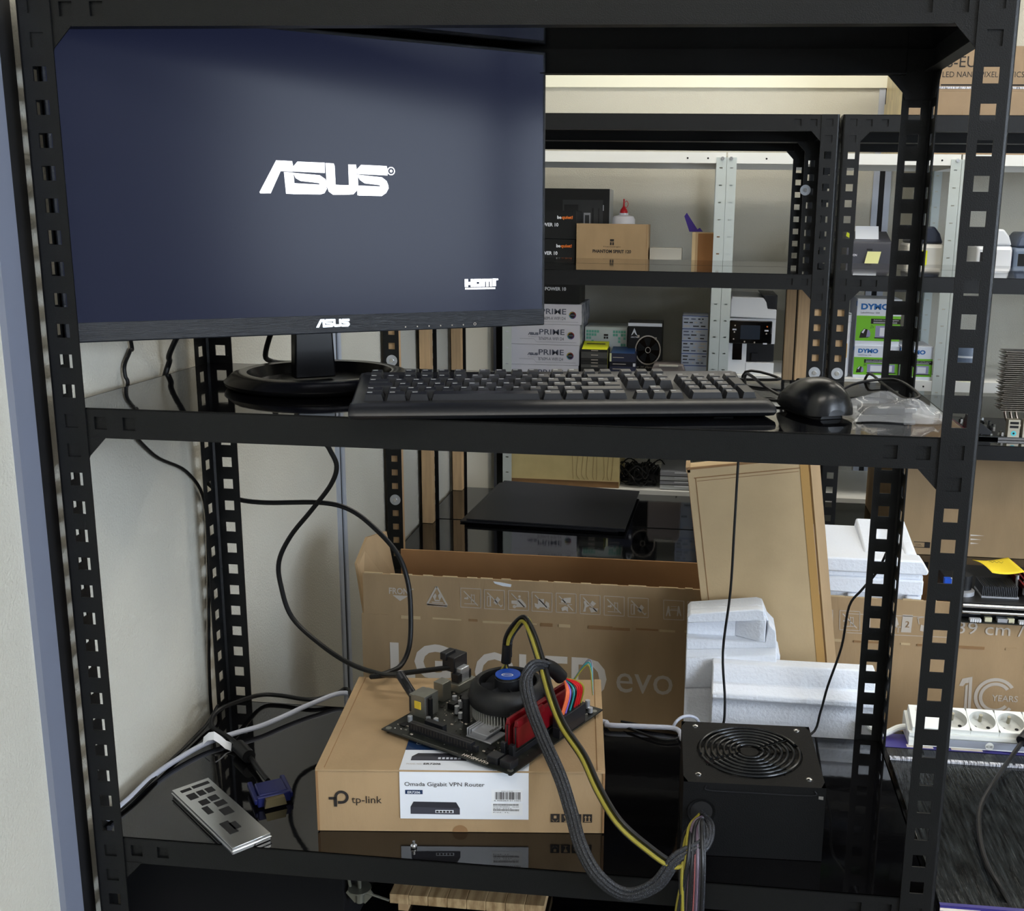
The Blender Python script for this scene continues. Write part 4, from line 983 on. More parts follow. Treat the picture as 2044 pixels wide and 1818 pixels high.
for k_, (ix, iy) in enumerate(ic):
    s_ = 40
    for a, b in (((0,0),(s_,2)), ((s_,2),(s_,s_)), ((s_,s_),(0,s_-2)), ((0,s_-2),(0,0))): seg((ix+a[0], iy+a[1]), (ix+b[0], iy+b[1]), .0009)
    J = lambda *pp: [(ix+p[0], iy+p[1]) for p in pp]
    g = k_ % 6
    if k_ in (8, 9):
        fq(J((8,12),(11,12),(12,22),(14,32),(11,32),(9,24),(6,32),(4,32))); fq(J((31,12),(28,12),(27,22),(26,32),(28,32),(30,24),(33,32),(35,32))); seg(*J((12,20),(28,21)), .0012); seg(*J((14,13),(26,13)), .0008); seg(*J((14,18),(26,18)), .0008)
        continue
    seg(*J((6,6),(34,35)), .0016)
    if g == 0: fq(J((7,19),(12,19),(12,16),(16,20),(12,24),(12,22),(7,22))); seg(*J((21,14),(27,14)), .001); seg(*J((27,13),(27,30)), .001); seg(*J((21,12),(21,30)), .001); seg(*J((7,31),(30,32)), .001)
    elif g == 1: seg(*J((6,14),(6,33)), .001); seg(*J((12,14),(12,33)), .0022); seg(*J((6,33),(14,33)), .001); seg(*J((6,14),(13,14)), .001); fq(J((26,14),(32,20),(24,31),(18,26))); fq(J((32,32),(37,30),(35,34)))
    elif g == 2: fq(J((6,20),(18,20),(18,28),(6,26))); fq(J((20,16),(24,16),(30,22),(35,28),(36,33),(14,33),(18,26))); yc(ix+12, iy+33, 0, 3.5, 0, 360, n=10); yc(ix+22, iy+13, 0, 2.6, 0, 360, n=10)
    elif g == 3: fq(J((12,14),(24,14),(24,24),(12,24))); fq(J((5,22),(12,24),(26,24),(28,18),(34,22),(35,31),(6,30))); yc(ix+12, iy+31, 0, 3.5, 0, 360, n=10); yc(ix+29, iy+32, 0, 3, 0, 360, n=10)
    elif g == 4: fq(J((16,10),(30,9),(29,20),(10,19),(10,15))); seg(*J((6,21),(32,23)), .001); fq(J((10,30),(18,26),(24,28),(24,38),(19,34),(12,36)))
    else: fq(J((6,34),(9,22),(7,14),(11,12),(14,20),(20,22),(12,26),(11,34))); fq(J((24,12),(32,18),(26,24),(20,18))); fq(J((18,26),(36,28),(34,34),(22,36)))
fq([(1728,1222),(1738,1222),(1736,1262),(1726,1262)])
seg((1690,1224),(1905,1233), .0009); seg((1690,1262),(1905,1272), .0009)
fq([(1802,1226),(1822,1227),(1818,1262),(1798,1261)]); mb.text('2', L3(at(1806, 1251, Y=YL), K+.0003), (1,0,0), (0,0,1), .010, M_CARD3)
fq([(1784,1228),(1790,1232),(1794,1246),(1786,1252),(1778,1246)]); seg((1775,1250),(1798,1251), .0012); seg((1780,1250),(1779,1262), .0010); seg((1793,1250),(1792,1262), .001)
seg((1830,1233),(1850,1230), .0012); seg((1832,1233),(1834,1245), .0012); fq([(1838,1246),(1852,1250),(1850,1262),(1836,1258)])
mb.text('139 cm / 55"', L3(at(1893, 1262, Y=YL), .0012), (1,0,0), (0,0,1), .019, M_INKG, .16)
mb.prism([L3(at(985, 1160, Y=YL), .0005), L3(at(1000, 1162, Y=YL), .0005), L3(at(1021, 1166, Y=YL), .0005), L3(at(1020, 1171, Y=YL), .0005), L3(at(1004, 1169, Y=YL), .0005), L3(at(988, 1164, Y=YL), .0005)], (0, -.001, 0), M_PAPER)
mb.build('front_flap', tv)
mb = MB()
zb_l = at(850, 1098, Y=YL+LD).z-ZF
M_INNER = mat('cardboard_inside', (158, 118, 78), 0.9, var=0.08, vscale=20)
mb.box((.012, LD-.0035, H_), (WL, LD+.0005, zb_l), M_INNER); mb.build('back_flap', tv)
mb = MB()
A = [(-.0, .006, H_), (0, LD-.01, H_), (-.012, LD-.018, H_+.085), (-.018, LD*.45, H_+.10), (-.022, .04, H_+.07)]
mb.prism(A, (.004, 0, 0), M_CARD); mb.build('side_flap', tv)
# foam insert standing in the open carton
fy = YL+.012
def FX(px, py=1140): return at(px, py, Y=fy).x
x0, x1 = FX(1585), FX(1846); z_l = at(1848, 1205, Y=fy).z; z_u0 = at(1848, 1152, Y=fy).z; z_u1 = at(1848, 1118, Y=fy).z; z_t = z_u1+.022
t = thing('packing_foam', 'notched white packing foam standing in the open television carton', 'packing foam', (x0, fy, ZF+.0075))
w = x1-x0; o_ = -ZF-.0075
mb = MB()
mb.box((0, .006, 0), (w, .150, z_u0+o_), M_FOAM)
for a, b in ((.02, .13), (.42, .50), (.87, .98)): mb.box((w*a, -.004, 0), (w*b, .008, z_u0+o_-.031), M_FOAM)
mb.box((0, 0, z_u0+o_-.030), (w, .02, z_u0+o_-.006), M_FOAM)
mb.box((0.004, .004, z_u0+o_-.006), (w-.004, .150, z_u0+o_+.003), M_FOAM)
for a, b in ((-.02, .0),): pass
P = [(-.002, 0), (w+.004, 0), (w+.006, .006), (w-.004, .022), (.012, .022), (-.002, .006)]
mb.prism([(x, -.002, z_u0+o_+.003+z*1.0) for x, z in P], (0, .034, 0), M_FOAM)
zb2 = z_u0+o_+.024
mb.prism([(.012, .030, zb2-.003), (w-.004, .030, zb2-.003), (w-.004, .148, zb2+.010), (.012, .148, zb2+.010)][::-1], (0, 0, -.018), M_FOAM)
for a, b in ((0, .10), (.55, .70), (.90, .985)):
    xa, xb = .012+(w-.016)*a, .012+(w-.016)*b
    mb.add([(xa, .040, zb2), (xb, .040, zb2), (xb+.000, .150, zb2+.022), (xa, .150, zb2+.022), (xa-.004, .040, zb2-.008), (xb+.004, .040, zb2-.008), (xb+.004, .150, zb2-.002), (xa-.004, .150, zb2-.002)],
           [(0,1,2,3), (4,5,1,0), (5,6,2,1), (6,7,3,2), (7,4,0,3)], M_FOAM)
mb.build('block', t, bevel=.0025)

# leaning flat carton
t = thing('cardboard_box', 'tall flat light-brown carton leaning in front of the television carton', 'box', (0, 0, 0))
pw2, ph2, pd2 = .170, 1.09, .045
tl = at(1372, 938, Y=.505); th = math.radians(8.0)
mb = MB(); mb.box((0, 0, -ph2), (pw2, pd2, 0), M_CARD2)
mb.box((-.0006, 0, -ph2), (0, pd2, 0), M_CARD3)
for x in (.010, pw2-.012): mb.box((x, -.0005, -ph2), (x+.0012, 0, -.012), M_CARD3)
mb.box((.008, -.0006, -.0135), (pw2-.012, 0, -.0120), M_CARD3)
mb.box((.012, -.0005, -.0180), (pw2-.014, 0, -.0172), M_CARD3)
mb.box((pw2-.012, -.0007, -ph2), (pw2, -.0004, -.002), M_TAPE)
mb.build('body', t, bevel=.0012, seg=1)
mb = MB(); mb.prism([(pw2+.0005, .004, -ph2), (pw2+.016, .020, -ph2), (pw2+.018, .022, -ph2), (pw2+.003, .001, -ph2)], (0, 0, ph2-.006), M_CARD); mb.build('side_flap', t)
mb = MB(); mb.box((0, -.0008, 0), (pw2, .003, .003), M_CARD3); mb.box((-.002, 0, -.004), (.004, pd2, .004), M_CARD); mb.build('top_flap', t)
t.location = tl; t.rotation_euler = (0, -th, 0)

# white foam pieces behind the near rack
YF = .382
z1 = at(1560, 1316, Y=YF+.05).z; xf0 = at(1420, 1400, Y=YF).x
t = thing('packing_foam', 'wide smooth white foam block standing right behind the power supply', 'packing foam', (xf0, YF, ZF))
zz = z1-ZF; zk = at(1560, 1396, Y=YF).z-ZF
mb = MB(); prof = [(.016, 0), (.016, zk-.024), (.010, zk-.012), (.0, zk-.004), (.0, zk+.003), (.016, zk+.012), (.020, zz-.010), (.028, zz), (.050, zz), (.050, 0)]
mb.prism([(0, y, z) for y, z in prof][::-1], (.222, 0, 0), M_FOAM)
mb.build('block', t, bevel=.002)
YF2 = .437
A0 = at(1372, 1225, Y=YF2); A1 = at(1530, 1210, Y=YF2)
t = thing('packing_foam', 'stepped white foam piece with a slanted recess, left of the wide block', 'packing foam', (A0.x, YF2, ZF))
h0 = A0.z-ZF; wf = .118
zst = at(1550, 1260, Y=YF2).z-ZF; zlow = at(1560, 1310, Y=YF2).z-ZF
mb = MB()
mb.prism([(0, 0, 0), (wf+.014, 0, 0), (wf+.014, 0, zlow), (wf+.010, 0, zlow+.006), (wf+.006, 0, zst), (wf-.004, 0, zst+.010), (wf-.012, 0, h0+.010), (wf-.020, 0, h0+.012), (.004, 0, h0), (0, 0, h0-.005)], (0, .034, 0), M_FOAM)
mb.v = [v+Vector((0, .018, 0)) for v in mb.v]
fs0 = [(0, 0), (wf+.014, 0), (wf+.014, zlow), (wf+.010, zlow+.006), (wf+.006, zst), (wf-.004, zst+.010), (wf-.008, h0-.036), (0, h0-.036)]
mb.prism([(x, 0, z) for x, z in fs0], (0, .018, 0), M_FOAM)
mb.prism([(0, 0, h0-.014), (wf-.010, 0, h0-.004), (wf-.012, 0, h0+.010), (wf-.020, 0, h0+.012), (.004, 0, h0), (0, 0, h0-.005)], (0, .018, 0), M_FOAM)
mb.prism([(.100, 0, h0-.036), (wf-.008, 0, h0-.036), (wf-.008, .018, h0-.036), (.068, .018, h0-.036)], (0, 0, .033), M_FOAM)
mb.prism([(0, -.001, h0-.052), (0, -.013, h0-.060), (0, -.016, h0-.072), (0, -.004, h0-.110), (0, .0, h0-.112)][::-1], (wf+.008, 0, .010), M_FOAM)
if False: mb.prism([(.002, -.006, h0-.036), (.002, -.012, h0-.044), (.002, .0, h0-.050), (.002, 0, h0-.032)][::-1], (wf-.004, 0, .010), M_FOAM)
M_SHD = mat('foam_recess', (214, 214, 212), .9, bump=.5, bscale=160)
R_ = [(.052, h0-.034), (.094, h0-.006), (.101, h0-.018), (.098, h0-.027)]
mb.build('block', t, bevel=.0015)

# ------------------------------------------------------------------ wrapped shelf panel to the right, power strip
M_WRAP = mat('wrinkled_black_film', (14, 15, 17), .16, bump=1.0, bscale=34, stretch=(9, .8, 3), spec=.5, var=.5, vscale=30, var2=(44, 48, 50))
M_BLUEF = mat('blue_printed_film', (54, 48, 122), .35, bump=.4, bscale=40)
M_CRINK = mat('white_film_and_glint', (226, 228, 238), .25, bump=1.0, bscale=120, stretch=(6, 1, 1), var=.8, vscale=80, var2=(30, 30, 40))
XP = .906; PDp = .385
t = thing('shelf_panel', 'black steel shelf panel in wrinkled film printed blue, right of the near rack', 'shelf panel', (XP, .004, -.006))
mb = MB(); mb.box((0, 0, -.030), (.86, PDp, 0), M_WRAP); mb.build('panel', t, bevel=.001)
mb = MB(); mb.box((0, -.0008, -.030), (.86, 0, -.0005), M_BLUEF); mb.box((0, -.0008, -.0002), (.86, .004, .0004), M_BLUEF)
def fl(x, z, x1, z1): mb.box((x, -.0014, z), (x1, -.0008, z1), M_INKW)
fl(.0, -.0055, .040, -.0025)
for x in (.004, .0135, .020, .027, .034): fl(x, -.022, x+.0035, -.0055)
fl(.004, -.012, .010, -.0095)
fl(.060, -.022, .067, -.0065); fl(.072, -.010, .086, -.0070)
mb.build('front_film', t)
mb = MB(); mb.box((.0, PDp-.085, .0002), (.86, PDp-.079, .0030), M_CRINK); mb.build('film_wrinkle_glint', t)  # wrinkle ridge in the film, its highlight painted in as white
mb = MB(); mb.box((.0, PDp-.050, .0002), (.86, PDp-.012, .0008), M_BLUEF)
for a, b in ((.028, .062), (.085, .125), (.19, .25)):
    mb.box((a, PDp-.048, .0008), (b, PDp-.040, .0011), M_INKW)
mb.build('rear_film', t)
# a carton carries the panel
t = thing('cardboard_box', 'carton under the wrapped shelf panel, below the bottom right corner', 'box', (XP+.05, .03, ZF+.0006))
mb = MB(); mb.box((0, 0, 0), (.70, .30, .7125), M_CARD); mb.build('body', t, bevel=.001)

M_SOCK = mat('socket_white', (232, 234, 230), .3); M_SOCKI = mat('socket_inner', (205, 206, 202), .4)
s0 = at(1806, 1476, Z=-.004)
t = thing('power_strip', 'white multi-socket power strip with grey front lying on the wrapped panel', 'power strip', (s0.x+.002, .345, -.0042), math.radians(-.5))
SW, SD, SH = .33, .050, .020; sl = .014
mb = MB()
pr = [(0, 0), (0, SH-.012), (.006, SH-.006), (SD-.004, SH+.008), (SD, SH+.004), (SD, 0)]
mb.prism([(0, y, z) for y, z in pr][::-1], (.008, 0, 0), M_SOCK)
mb.prism([(.008, y, z) for y, z in pr][::-1], (SW, 0, 0), M_SOCK)
mb.box((.009, -.0008, .002), (SW, 0, SH-.008), mat('grey_front', (150, 155, 166), .4)); mb.box((.0, .0, SH-.007), (SW, .008, SH-.002), M_SOCK)
mb.box((.012, -.0012, SH-.017), (.021, -.0008, SH-.009), M_INKB); mb.cyl((.103, -.0011, SH-.014), .0055, .0003, M_SOCK, 'y', 20); mb.text('CE', (.099, -.0014, SH-.0155), (1,0,0), (0,0,1), .003, M_INKB, .008)
nrm = Vector((0, -.014, .042)).normalized(); upv = Vector((0, .042, .014)).normalized()
base = Vector((0, .006, SH-.006))
mb.build('housing', t, bevel=.0008)
for k in range(7):
    cxk = .0605+k*.0365; C = base+Vector((cxk, 0, 0))+upv*.021; X1 = Vector((1, 0, 0))
    mb = MB(); n = 32; hw, hh_ = .0180, .0205; sq = []; rings = [[], [], [], []]
    for i in range(n):
        a = 2*PI*(i+.5)/n; c_, s_ = math.cos(a), math.sin(a); q_ = 1/max(abs(c_)/hw, abs(s_)/hh_)
        sq.append(C+X1*q_*c_+upv*q_*s_+nrm*.0115)
        for r_, (rr_, dd) in zip(rings, ((.0168, .0115), (.0162, .0045), (.0155, .0012), (.0001, .0012))): r_.append(C+X1*rr_*c_+upv*rr_*s_+nrm*dd)
    vs = sq+[p for r_ in rings for p in r_]
    mb.add(vs[:2*n], [(i, (i+1) % n, n+(i+1) % n, n+i) for i in range(n)], M_SOCK)
    mb.add(vs[n:], [(a*n+i, a*n+(i+1) % n, (a+1)*n+(i+1) % n, (a+1)*n+i) for a in range(3) for i in range(n)], M_SOCKI)
    cr = [C+X1*x+upv*y for x, y in ((-hw,-hh_),(hw,-hh_),(hw,hh_),(-hw,hh_))]
    mb.add([p+nrm*.0005 for p in cr]+[p+nrm*.0115 for p in cr], [(0,1,5,4), (1,2,6,5), (2,3,7,6), (3,0,4,7)], M_SOCK)
    for dx_ in (-.0085, .0085):
        c2 = C+X1*dx_-upv*.003
        mb.add([c2+nrm*.0016+X1*.0026*math.cos(2*PI*i/12)+upv*.0024*math.sin(2*PI*i/12) for i in range(12)], [tuple(range(12))], M_DARK)
    mb.tube([C+upv*.009+nrm*.001, C+upv*.009+nrm*.012], .0024, mat('earth_pin', (150, 146, 130), .35, metal=.5), n=10, smooth=1)
    mb.build('socket', t, smooth=True)
mb = MB(); z_ = upv*.0425; mb.prism([base+nrm*.0002+Vector((.004, 0, 0)), base+nrm*.0002+Vector((.0415, 0, 0)), base+nrm*.0002+Vector((.0415, 0, 0))+z_, base+nrm*.0002+Vector((.004, 0, 0))+z_], nrm*.0113, M_SOCK)
mb.text('16A 250V', base+Vector((.012, 0, 0))+upv*.036+nrm*.0115, -upv, (1,0,0), .004, M_INKG, .026); mb.text('ENLITE', base+Vector((.022, 0, 0))+upv*.036+nrm*.0115, -upv, (1,0,0), .006, M_INKG, .028) if False else None
mb.build('end_cover', t, bevel=.0006)
mb = MB(); mb.tube([(.002, .03, .012), (-.010, .028, .010), (-.030, .020, .004), (-.045, .030, .005), (-.05, .06, .005)], .0042, M_SOCK, smooth=5); mb.build('cord', t, smooth=True)
t = thing('plug_cable', 'black cable plugged in the power strip, trailing over the wrapped panel', 'cable', (0, 0, 0))
mb = MB(); pp = [at(2062, 1462, Y=.36), at(2040, 1482, Y=.335), at(2012, 1520, Y=.30), at(1985, 1560, Z=.012), at(1957, 1612, Z=.004), at(1955, 1665, Z=.001), at(1968, 1720, Z=.0005), at(1995, 1770, Z=.001), at(2050, 1860, Y=-.002)]
mb.tube(pp, .0030, M_RUB, smooth=6); mb.build('cord', t, smooth=True)
mb = MB(); mb.tube([at(2075, 1440, Y=.37), at(2040, 1480, Y=.337)], .008, M_PLA, n=12, smooth=1); mb.build('plug', t, smooth=True)

# ------------------------------------------------------------------ boards stacked over the carton (right edge)
M_CHR = mat('chrome_trim', (235, 236, 240), .12, metal=1.0)
ym = YL-.012; m0 = at(1925, 1226, Y=ym)
zm0 = YL
def boardset(name, label, loc, layers):
    t = thing(name, label, 'motherboard', loc)
    return t
ztop_f = H_ + ZF + hf*.62 + .001
t = thing('motherboard', 'lower motherboard with pale connectors lying over the right end of the television carton', 'motherboard', (m0.x-.004, YL-.016, ztop_f+.0010))
mb = MB(); mb.box((0, 0, 0), (.24, .20, .0016), M_PCB)
for i in range(120):
    x, y = random.uniform(.002, .236), random.uniform(.002, .18); mb.box((x, y, .0016), (x+.002, y+.001, .003), random.choice((M_TIN, M_INKG)))
mb.build('circuit_board', t)
mb = MB()
for x in (.012, .082, .104):
    mb.box((x, .000, .0016), (x+.016, .008, .006), M_WHP)
    for i in range(5): mb.box((x+i*.0032, -.0012, .0016), (x+i*.0032+.0018, .0, .0065), M_WHP)
for x in (.034, .066, .094): mb.box((x, .004, .0016), (x+.010, .010, .008), mat('ivory_plastic', (205, 200, 170), .5))
for i in range(5): mb.box((.036+i*.0055, .012, .012), (.039+i*.0055, .0125, .015), M_WHP)
mb.box((.11, .004, .0016), (.14, .02, .010), M_PLA); mb.box((.052, .004, .0016), (.068, .014, .007), M_HSK)
mb.build('connectors', t, bevel=.0002)['kind'] = 'stuff'
mb = MB(); mb.box((.0, .018, .0016), (.24, .19, .0135), M_PLA); mb.build('shroud', t, bevel=.001)
t2 = thing('motherboard', 'upper motherboard with chrome edges, red memory and a yellow note on it', 'motherboard', (m0.x-.004, YL-.012, ztop_f+.0010+.0142))
mb = MB(); mb.box((0, 0, 0), (.24, .20, .0016), M_PCB); mb.build('circuit_board', t2)
for z in (.0018, .0115):
    mb = MB(); mb.tube([(0, -.002, z), (.24, -.002, z)], .0028, M_CHR, n=12, smooth=1); mb.build('chrome_edge', t2, smooth=True)
mb = MB(); mb.box((0, -.001, .0045), (.24, .004, .009), M_PLG)
mb.box((0, .006, .0016), (.24, .19, .014), M_PLAM); mb.build('tray', t2, bevel=.0006)
mb = MB(); mb.box((.034, .030, .014), (.088, .075, .0165), M_HSK)
for i in range(20): mb.box((.035+i*.0026, .030, .0165), (.0362+i*.0026, .075, .032), mat('dark_fins', (92, 94, 100), .4, metal=.7))
mb.build('heatsink', t2)
mb = MB(); mb.cyl((.010, .045, .014), .017, .006, M_HSK, n=30); mb.cyl((.012, .052, .020), .012, .022, M_PLAM, n=24); mb.build('fan', t2, smooth=True)
for k in range(3):
    mb = MB(); mb.prism([(.106+k*.008, .03, .014), (.109+k*.008, .03, .014), (.096+k*.008, .03, .036), (.093+k*.008, .03, .036)], (0, .12, 0), M_RED); mb.build('memory_stick', t2)
mb = MB(); mb.cyl((.092, .06, .014), .0025, .028, M_ZINC, n=12); mb.box((.100, .05, .014), (.106, .056, .034), M_WHP)
mb.box((-.016, .05, .014), (-.006, .06, .034), M_BLUE); mb.box((-.006, .05, .014), (.0, .058, .034), M_WHP)
mb.build('capacitors', t2)['kind'] = 'stuff'
M_NOTE = mat('yellow_sticky_note', (238, 208, 40), .6)
q0, q1, q2, q3 = at(1941, 1117, Y=.63), at(2012, 1112, Y=.70), at(2046, 1141, Y=.60), at(1981, 1143, Y=.585)
t = thing('sticky_note', 'yellow sticky note with a scribble on the upper motherboard', 'note', tuple(q3))
P = [p-q3 for p in (q3, q2, q1, q0)]
mb = MB(); n = 8; V_ = []
for i in range(n+1):
    for j in range(n+1):
        u, v = i/n, j/n; p = (P[0]*(1-u)+P[1]*u)*(1-v)+(P[3]*(1-u)+P[2]*u)*v
        V_.append(p+Vector((0, 0, .004*math.sin(PI*v)*(1-u)-.003*math.sin(PI*u))))
mb.add(V_, [(i*(n+1)+j, (i+1)*(n+1)+j, (i+1)*(n+1)+j+1, i*(n+1)+j+1) for i in range(n) for j in range(n)], M_NOTE)
cN = (P[0]+P[1]+P[2]+P[3])/4+Vector((-.004, 0, .0035))
mb.tube([cN+Vector((-.012+.0022*i, .004*math.sin(i*2.1), .0012)) for i in range(11)], .00025, M_INKB, n=5, smooth=3)
o = mb.build('paper', t, smooth=True); so = o.modifiers.new('s', 'SOLIDIFY'); so.thickness = .0004

# ------------------------------------------------------------------ far racks: things on the lower shelves
ZS = ZBL+.0008
P4 = [at(928, 1040, Z=ZS+.006), at(1245, 1060, Z=ZS+.006), at(1273, 984, Z=ZS+.006), at(1003, 963, Z=ZS+.006)]
M_SHT = mat('black_sheet', (30, 31, 36), .42, spec=.4)
for k in range(3):
    c0 = (P4[0]+P4[1]+P4[2]+P4[3])/4; rz = (-.01, .012, -.004)[k]
    Q = [(Matrix.Rotation(rz, 4, 'Z') @ ((p-c0))) + Vector(((-.012, .0, .004)[k], (.006, -.004, 0)[k], 0)) for p in P4]
    t = thing('black_sheet', ('black cardboard sheet at the bottom of the pile, jutting out left', 'black cardboard sheet in the middle of the pile', 'top black cardboard sheet of the pile on the left far rack')[k], 'sheet', (c0.x, c0.y, ZS+.0002+k*.0042), group='pile of black cardboard sheets')
    mb = MB(); mb.prism([(q.x, q.y, 0) for q in Q], (0, 0, .0036), M_SHT); mb.build('sheet', t, bevel=.0004)
bx0 = 1.092
t = thing('cardboard_box', 'large brown taped carton filling the lower bay of the right far rack', 'box', (bx0, 1.375, ZS))
mb = MB(); bh = .238-RH-ZS-.012
mb.box((0, 0, 0), (.66, .42, bh), M_CARD)
for i in range(3):
    p = at(1937, 1068+i*8, Y=1.375); mb.prism([(p.x-bx0, -.0006, p.z-ZS+.002), (p.x-bx0+.030-.006*i, -.0006, p.z-ZS), (p.x-bx0, -.0006, p.z-ZS-.002)], (0, .0005, 0), M_INKW)
p = at(1823, 1092, Y=1.375); X0, Z0 = p.x-bx0, p.z-ZS
for a, b, c_, d in ((0, 0, .032, .0015), (0, .012, .032, .0135), (.024, 0, .036, .0135), (.004, .004, .018, .0048), (.004, .007, .016, .0078)):
    mb.box((X0+a, -.0007, Z0+b), (X0+c_, -.0003, Z0+d), M_INKB)
mb.build('body', t, bevel=.001)
mb = MB(); mb.box((.0, -.0005, bh*.5-.02), (.66, -.0002, bh*.5+.02), M_TAPE)

# right far rack, shelf with the tower cooler board
ZR = .238+.0008
c0 = at(1962, 872, Y=1.24)
t = thing('motherboard', 'motherboard with a tall tower cooler on the right far rack', 'motherboard', (c0.x-.02, 1.235, ZR+.004))
mb = MB(); mb.box((0, 0, 0), (.25, .22, .0018), M_PCB)
for x, y in ((.01,.01), (.24,.01), (.01,.21), (.24,.21)): mb.cyl((x, y, -.004), .003, .004, M_ZINC, n=10)
for i in range(60):
    x, y = random.uniform(.004, .07), random.uniform(.004, .2); mb.box((x, y, .0018), (x+.004, y+.003, .0018+random.uniform(.002, .009)), random.choice((M_TIN, M_PLA, M_WHP, M_DARK)))
mb.build('circuit_board', t)
mb = MB(); mb.prism([(-.005, .012, .002), (.040, .012, .002), (.038, .012, .010), (.020, .012, .024), (.0, .012, .034)], (0, .07, 0), M_PLA); mb.build('shroud', t, bevel=.001)
for k, cc_ in enumerate(((90, 200, 210), (240, 150, 80))):
    x = .066+k*.0295
    mb = MB(); mb.box((x, -.003, .002), (x+.023, .016, .038), mat('port_metal', (196, 188, 170), .35, metal=.7))
    if k == 0:
        for z in (.021, .029): mb.box((x+.003, -.0036, z), (x+.020, -.0030, z+.005), M_DARK)
    else: mb.box((x+.006, -.0036, .020), (x+.017, -.0030, .030), M_INKB); mb.box((x+.008, -.0040, .022), (x+.015, -.0036, .028), mat('port_tongue', (150, 170, 196), .5))
    C = Vector((x+.0115, -.0031, .010))
    for r0, r1, m_ in ((.0, .0022, M_DARK), (.0022, .0055, mat('jack_%s' % ('teal' if k == 0 else 'orange'), cc_, .4))):
        mb.add([C+Vector((r_*math.cos(2*PI*i/16), -.0004, r_*math.sin(2*PI*i/16))) for r_ in (r0+.00001, r1) for i in range(16)], [(i, (i+1) % 16, 16+(i+1) % 16, 16+i) for i in range(16)], m_)
    mb.build('port_block', t)
mb = MB(); mb.box((.048, -.004, -.0040), (.25, 0, .0005), M_CHR); mb.build('metal_edge', t)
ck = at(2012, 700, Y=1.30); ckb = at(2012, 818, Y=1.30); ox = ck.x-(c0.x-.02)-.008
M_COP = mat('heat_pipe', (150, 136, 122), .3, metal=.9); M_FN2 = mat('cooler_fins', (170, 162, 150), .35, metal=.8)
mb = MB(); nf = 30; zz0, zz1 = ckb.z-ZR-.004, ck.z-ZR-.004
for i in range(nf):
    z = zz0+(zz1-zz0)*i/(nf-1); j = .003 if i % 3 == 0 else -.002 if i % 3 == 1 else 0
    mb.box((ox+j, .045, z), (ox+.115, .095, z+.0008), M_FN2)
mb.build('cooling_fins', t)
for k in range(3):
    mb = MB(); x = ox+.016+k*.011; mb.tube([(x, .07, zz0+.01), (x, .07, zz0-.006), (x+.006, .07, zz0-.024), (x+.022-.004*k, .07, zz0-.038), (ox+.055, .07, .012), (ox+.06, .07, .004)], .003, M_COP, smooth=5); mb.build('heat_pipe', t, smooth=True)
q = at(1862, 815, Z=ZR+.002)
t = thing('folder', 'raspberry red folder lying on the right far rack shelf', 'folder', (1.085, 1.215, ZR), math.radians(4))
mb = MB(); mb.box((0, 0, 0), (.125, .17, .004), mat('red_folder', (188, 44, 88), .5)); mb.box((.002, .002, .004), (.12, .17, .0065), M_PAPER); mb.prism([(0, 0, .0065), (.125, 0, .0065), (.125, .17, .013), (0, .17, .013)][::1], (0, 0, .0008), mat('red_folder', (188, 44, 88), .5)); mb.build('cover', t)

# ------------------------------------------------------------------ back shelves, generic carton helper
def carton(name, label, cat, px0, px1, pyt, Y, D, zb, m, group=None, faces=None, rz=0, name2='body', bevel=.0008, prow=None):
    """box whose front face spans photo columns px0..px1 at height row pyt on the plane Y, standing on zb"""
    ym_ = prow or pyt
    a = at(px0, ym_, Y=Y); b = at(px1, ym_, Y=Y); top = at((px0+px1)/2, pyt, Y=Y).z if pyt is not None else None
    t = thing(name, label, cat, (a.x, Y, zb), rz, group)
    w, h = b.x-a.x, top-zb
    mb = MB(); mb.box((0, 0, 0), (w, D, h), m)
    if faces: faces(mb, w, D, h)
    mb.build(name2, t, bevel=bevel, seg=1)
    return t, w, h
YX, ZX = (1, 0, 0), (0, 0, 1)
S0, S1, S2, S1L = .530+.0006, .204+.0006, -.172+.0006, ZS1L+.0006
M_BQ = mat('black_box_print', (24, 26, 28), .4); M_ORG = mat('orange_print', (226, 118, 44), .5)
def bq(mb, w, D, h):
    mb.text('be', (w-.058, 0, h-.024), YX, ZX, .0090, M_PAPER, .013, .05); mb.text('quiet!', (w-.044, 0, h-.024), YX, ZX, .0090, M_ORG, .034, .03)
    mb.text('SYSTEM POWER 10', (w-.172, 0, h-.047), YX, ZX, .0100, M_PAPER, .118, .03)
    mb.box((w-.012, -.0003, .0), (w-.0112, 0, h), M_DARK)
zt1 = at(1120, 420, Y=YG+.03).z; zt2 = at(1120, 477, Y=YG+.03).z
zb1 = zt2-(zt1-zt2)
t, w, h = carton('cardboard_box', 'black power supply carton, lower of two left on the upper grey shelf', 'box', 1030, 1148, 477, YG+.03, .16, S0, M_BQ, 'black power supply cartons', bq)
t, w, h = carton('cardboard_box', 'black power supply carton, upper of two left on the upper grey shelf', 'box', 1030, 1150, 420, YG+.03, .16, zt2+.0006, M_BQ, 'black power supply cartons', bq)
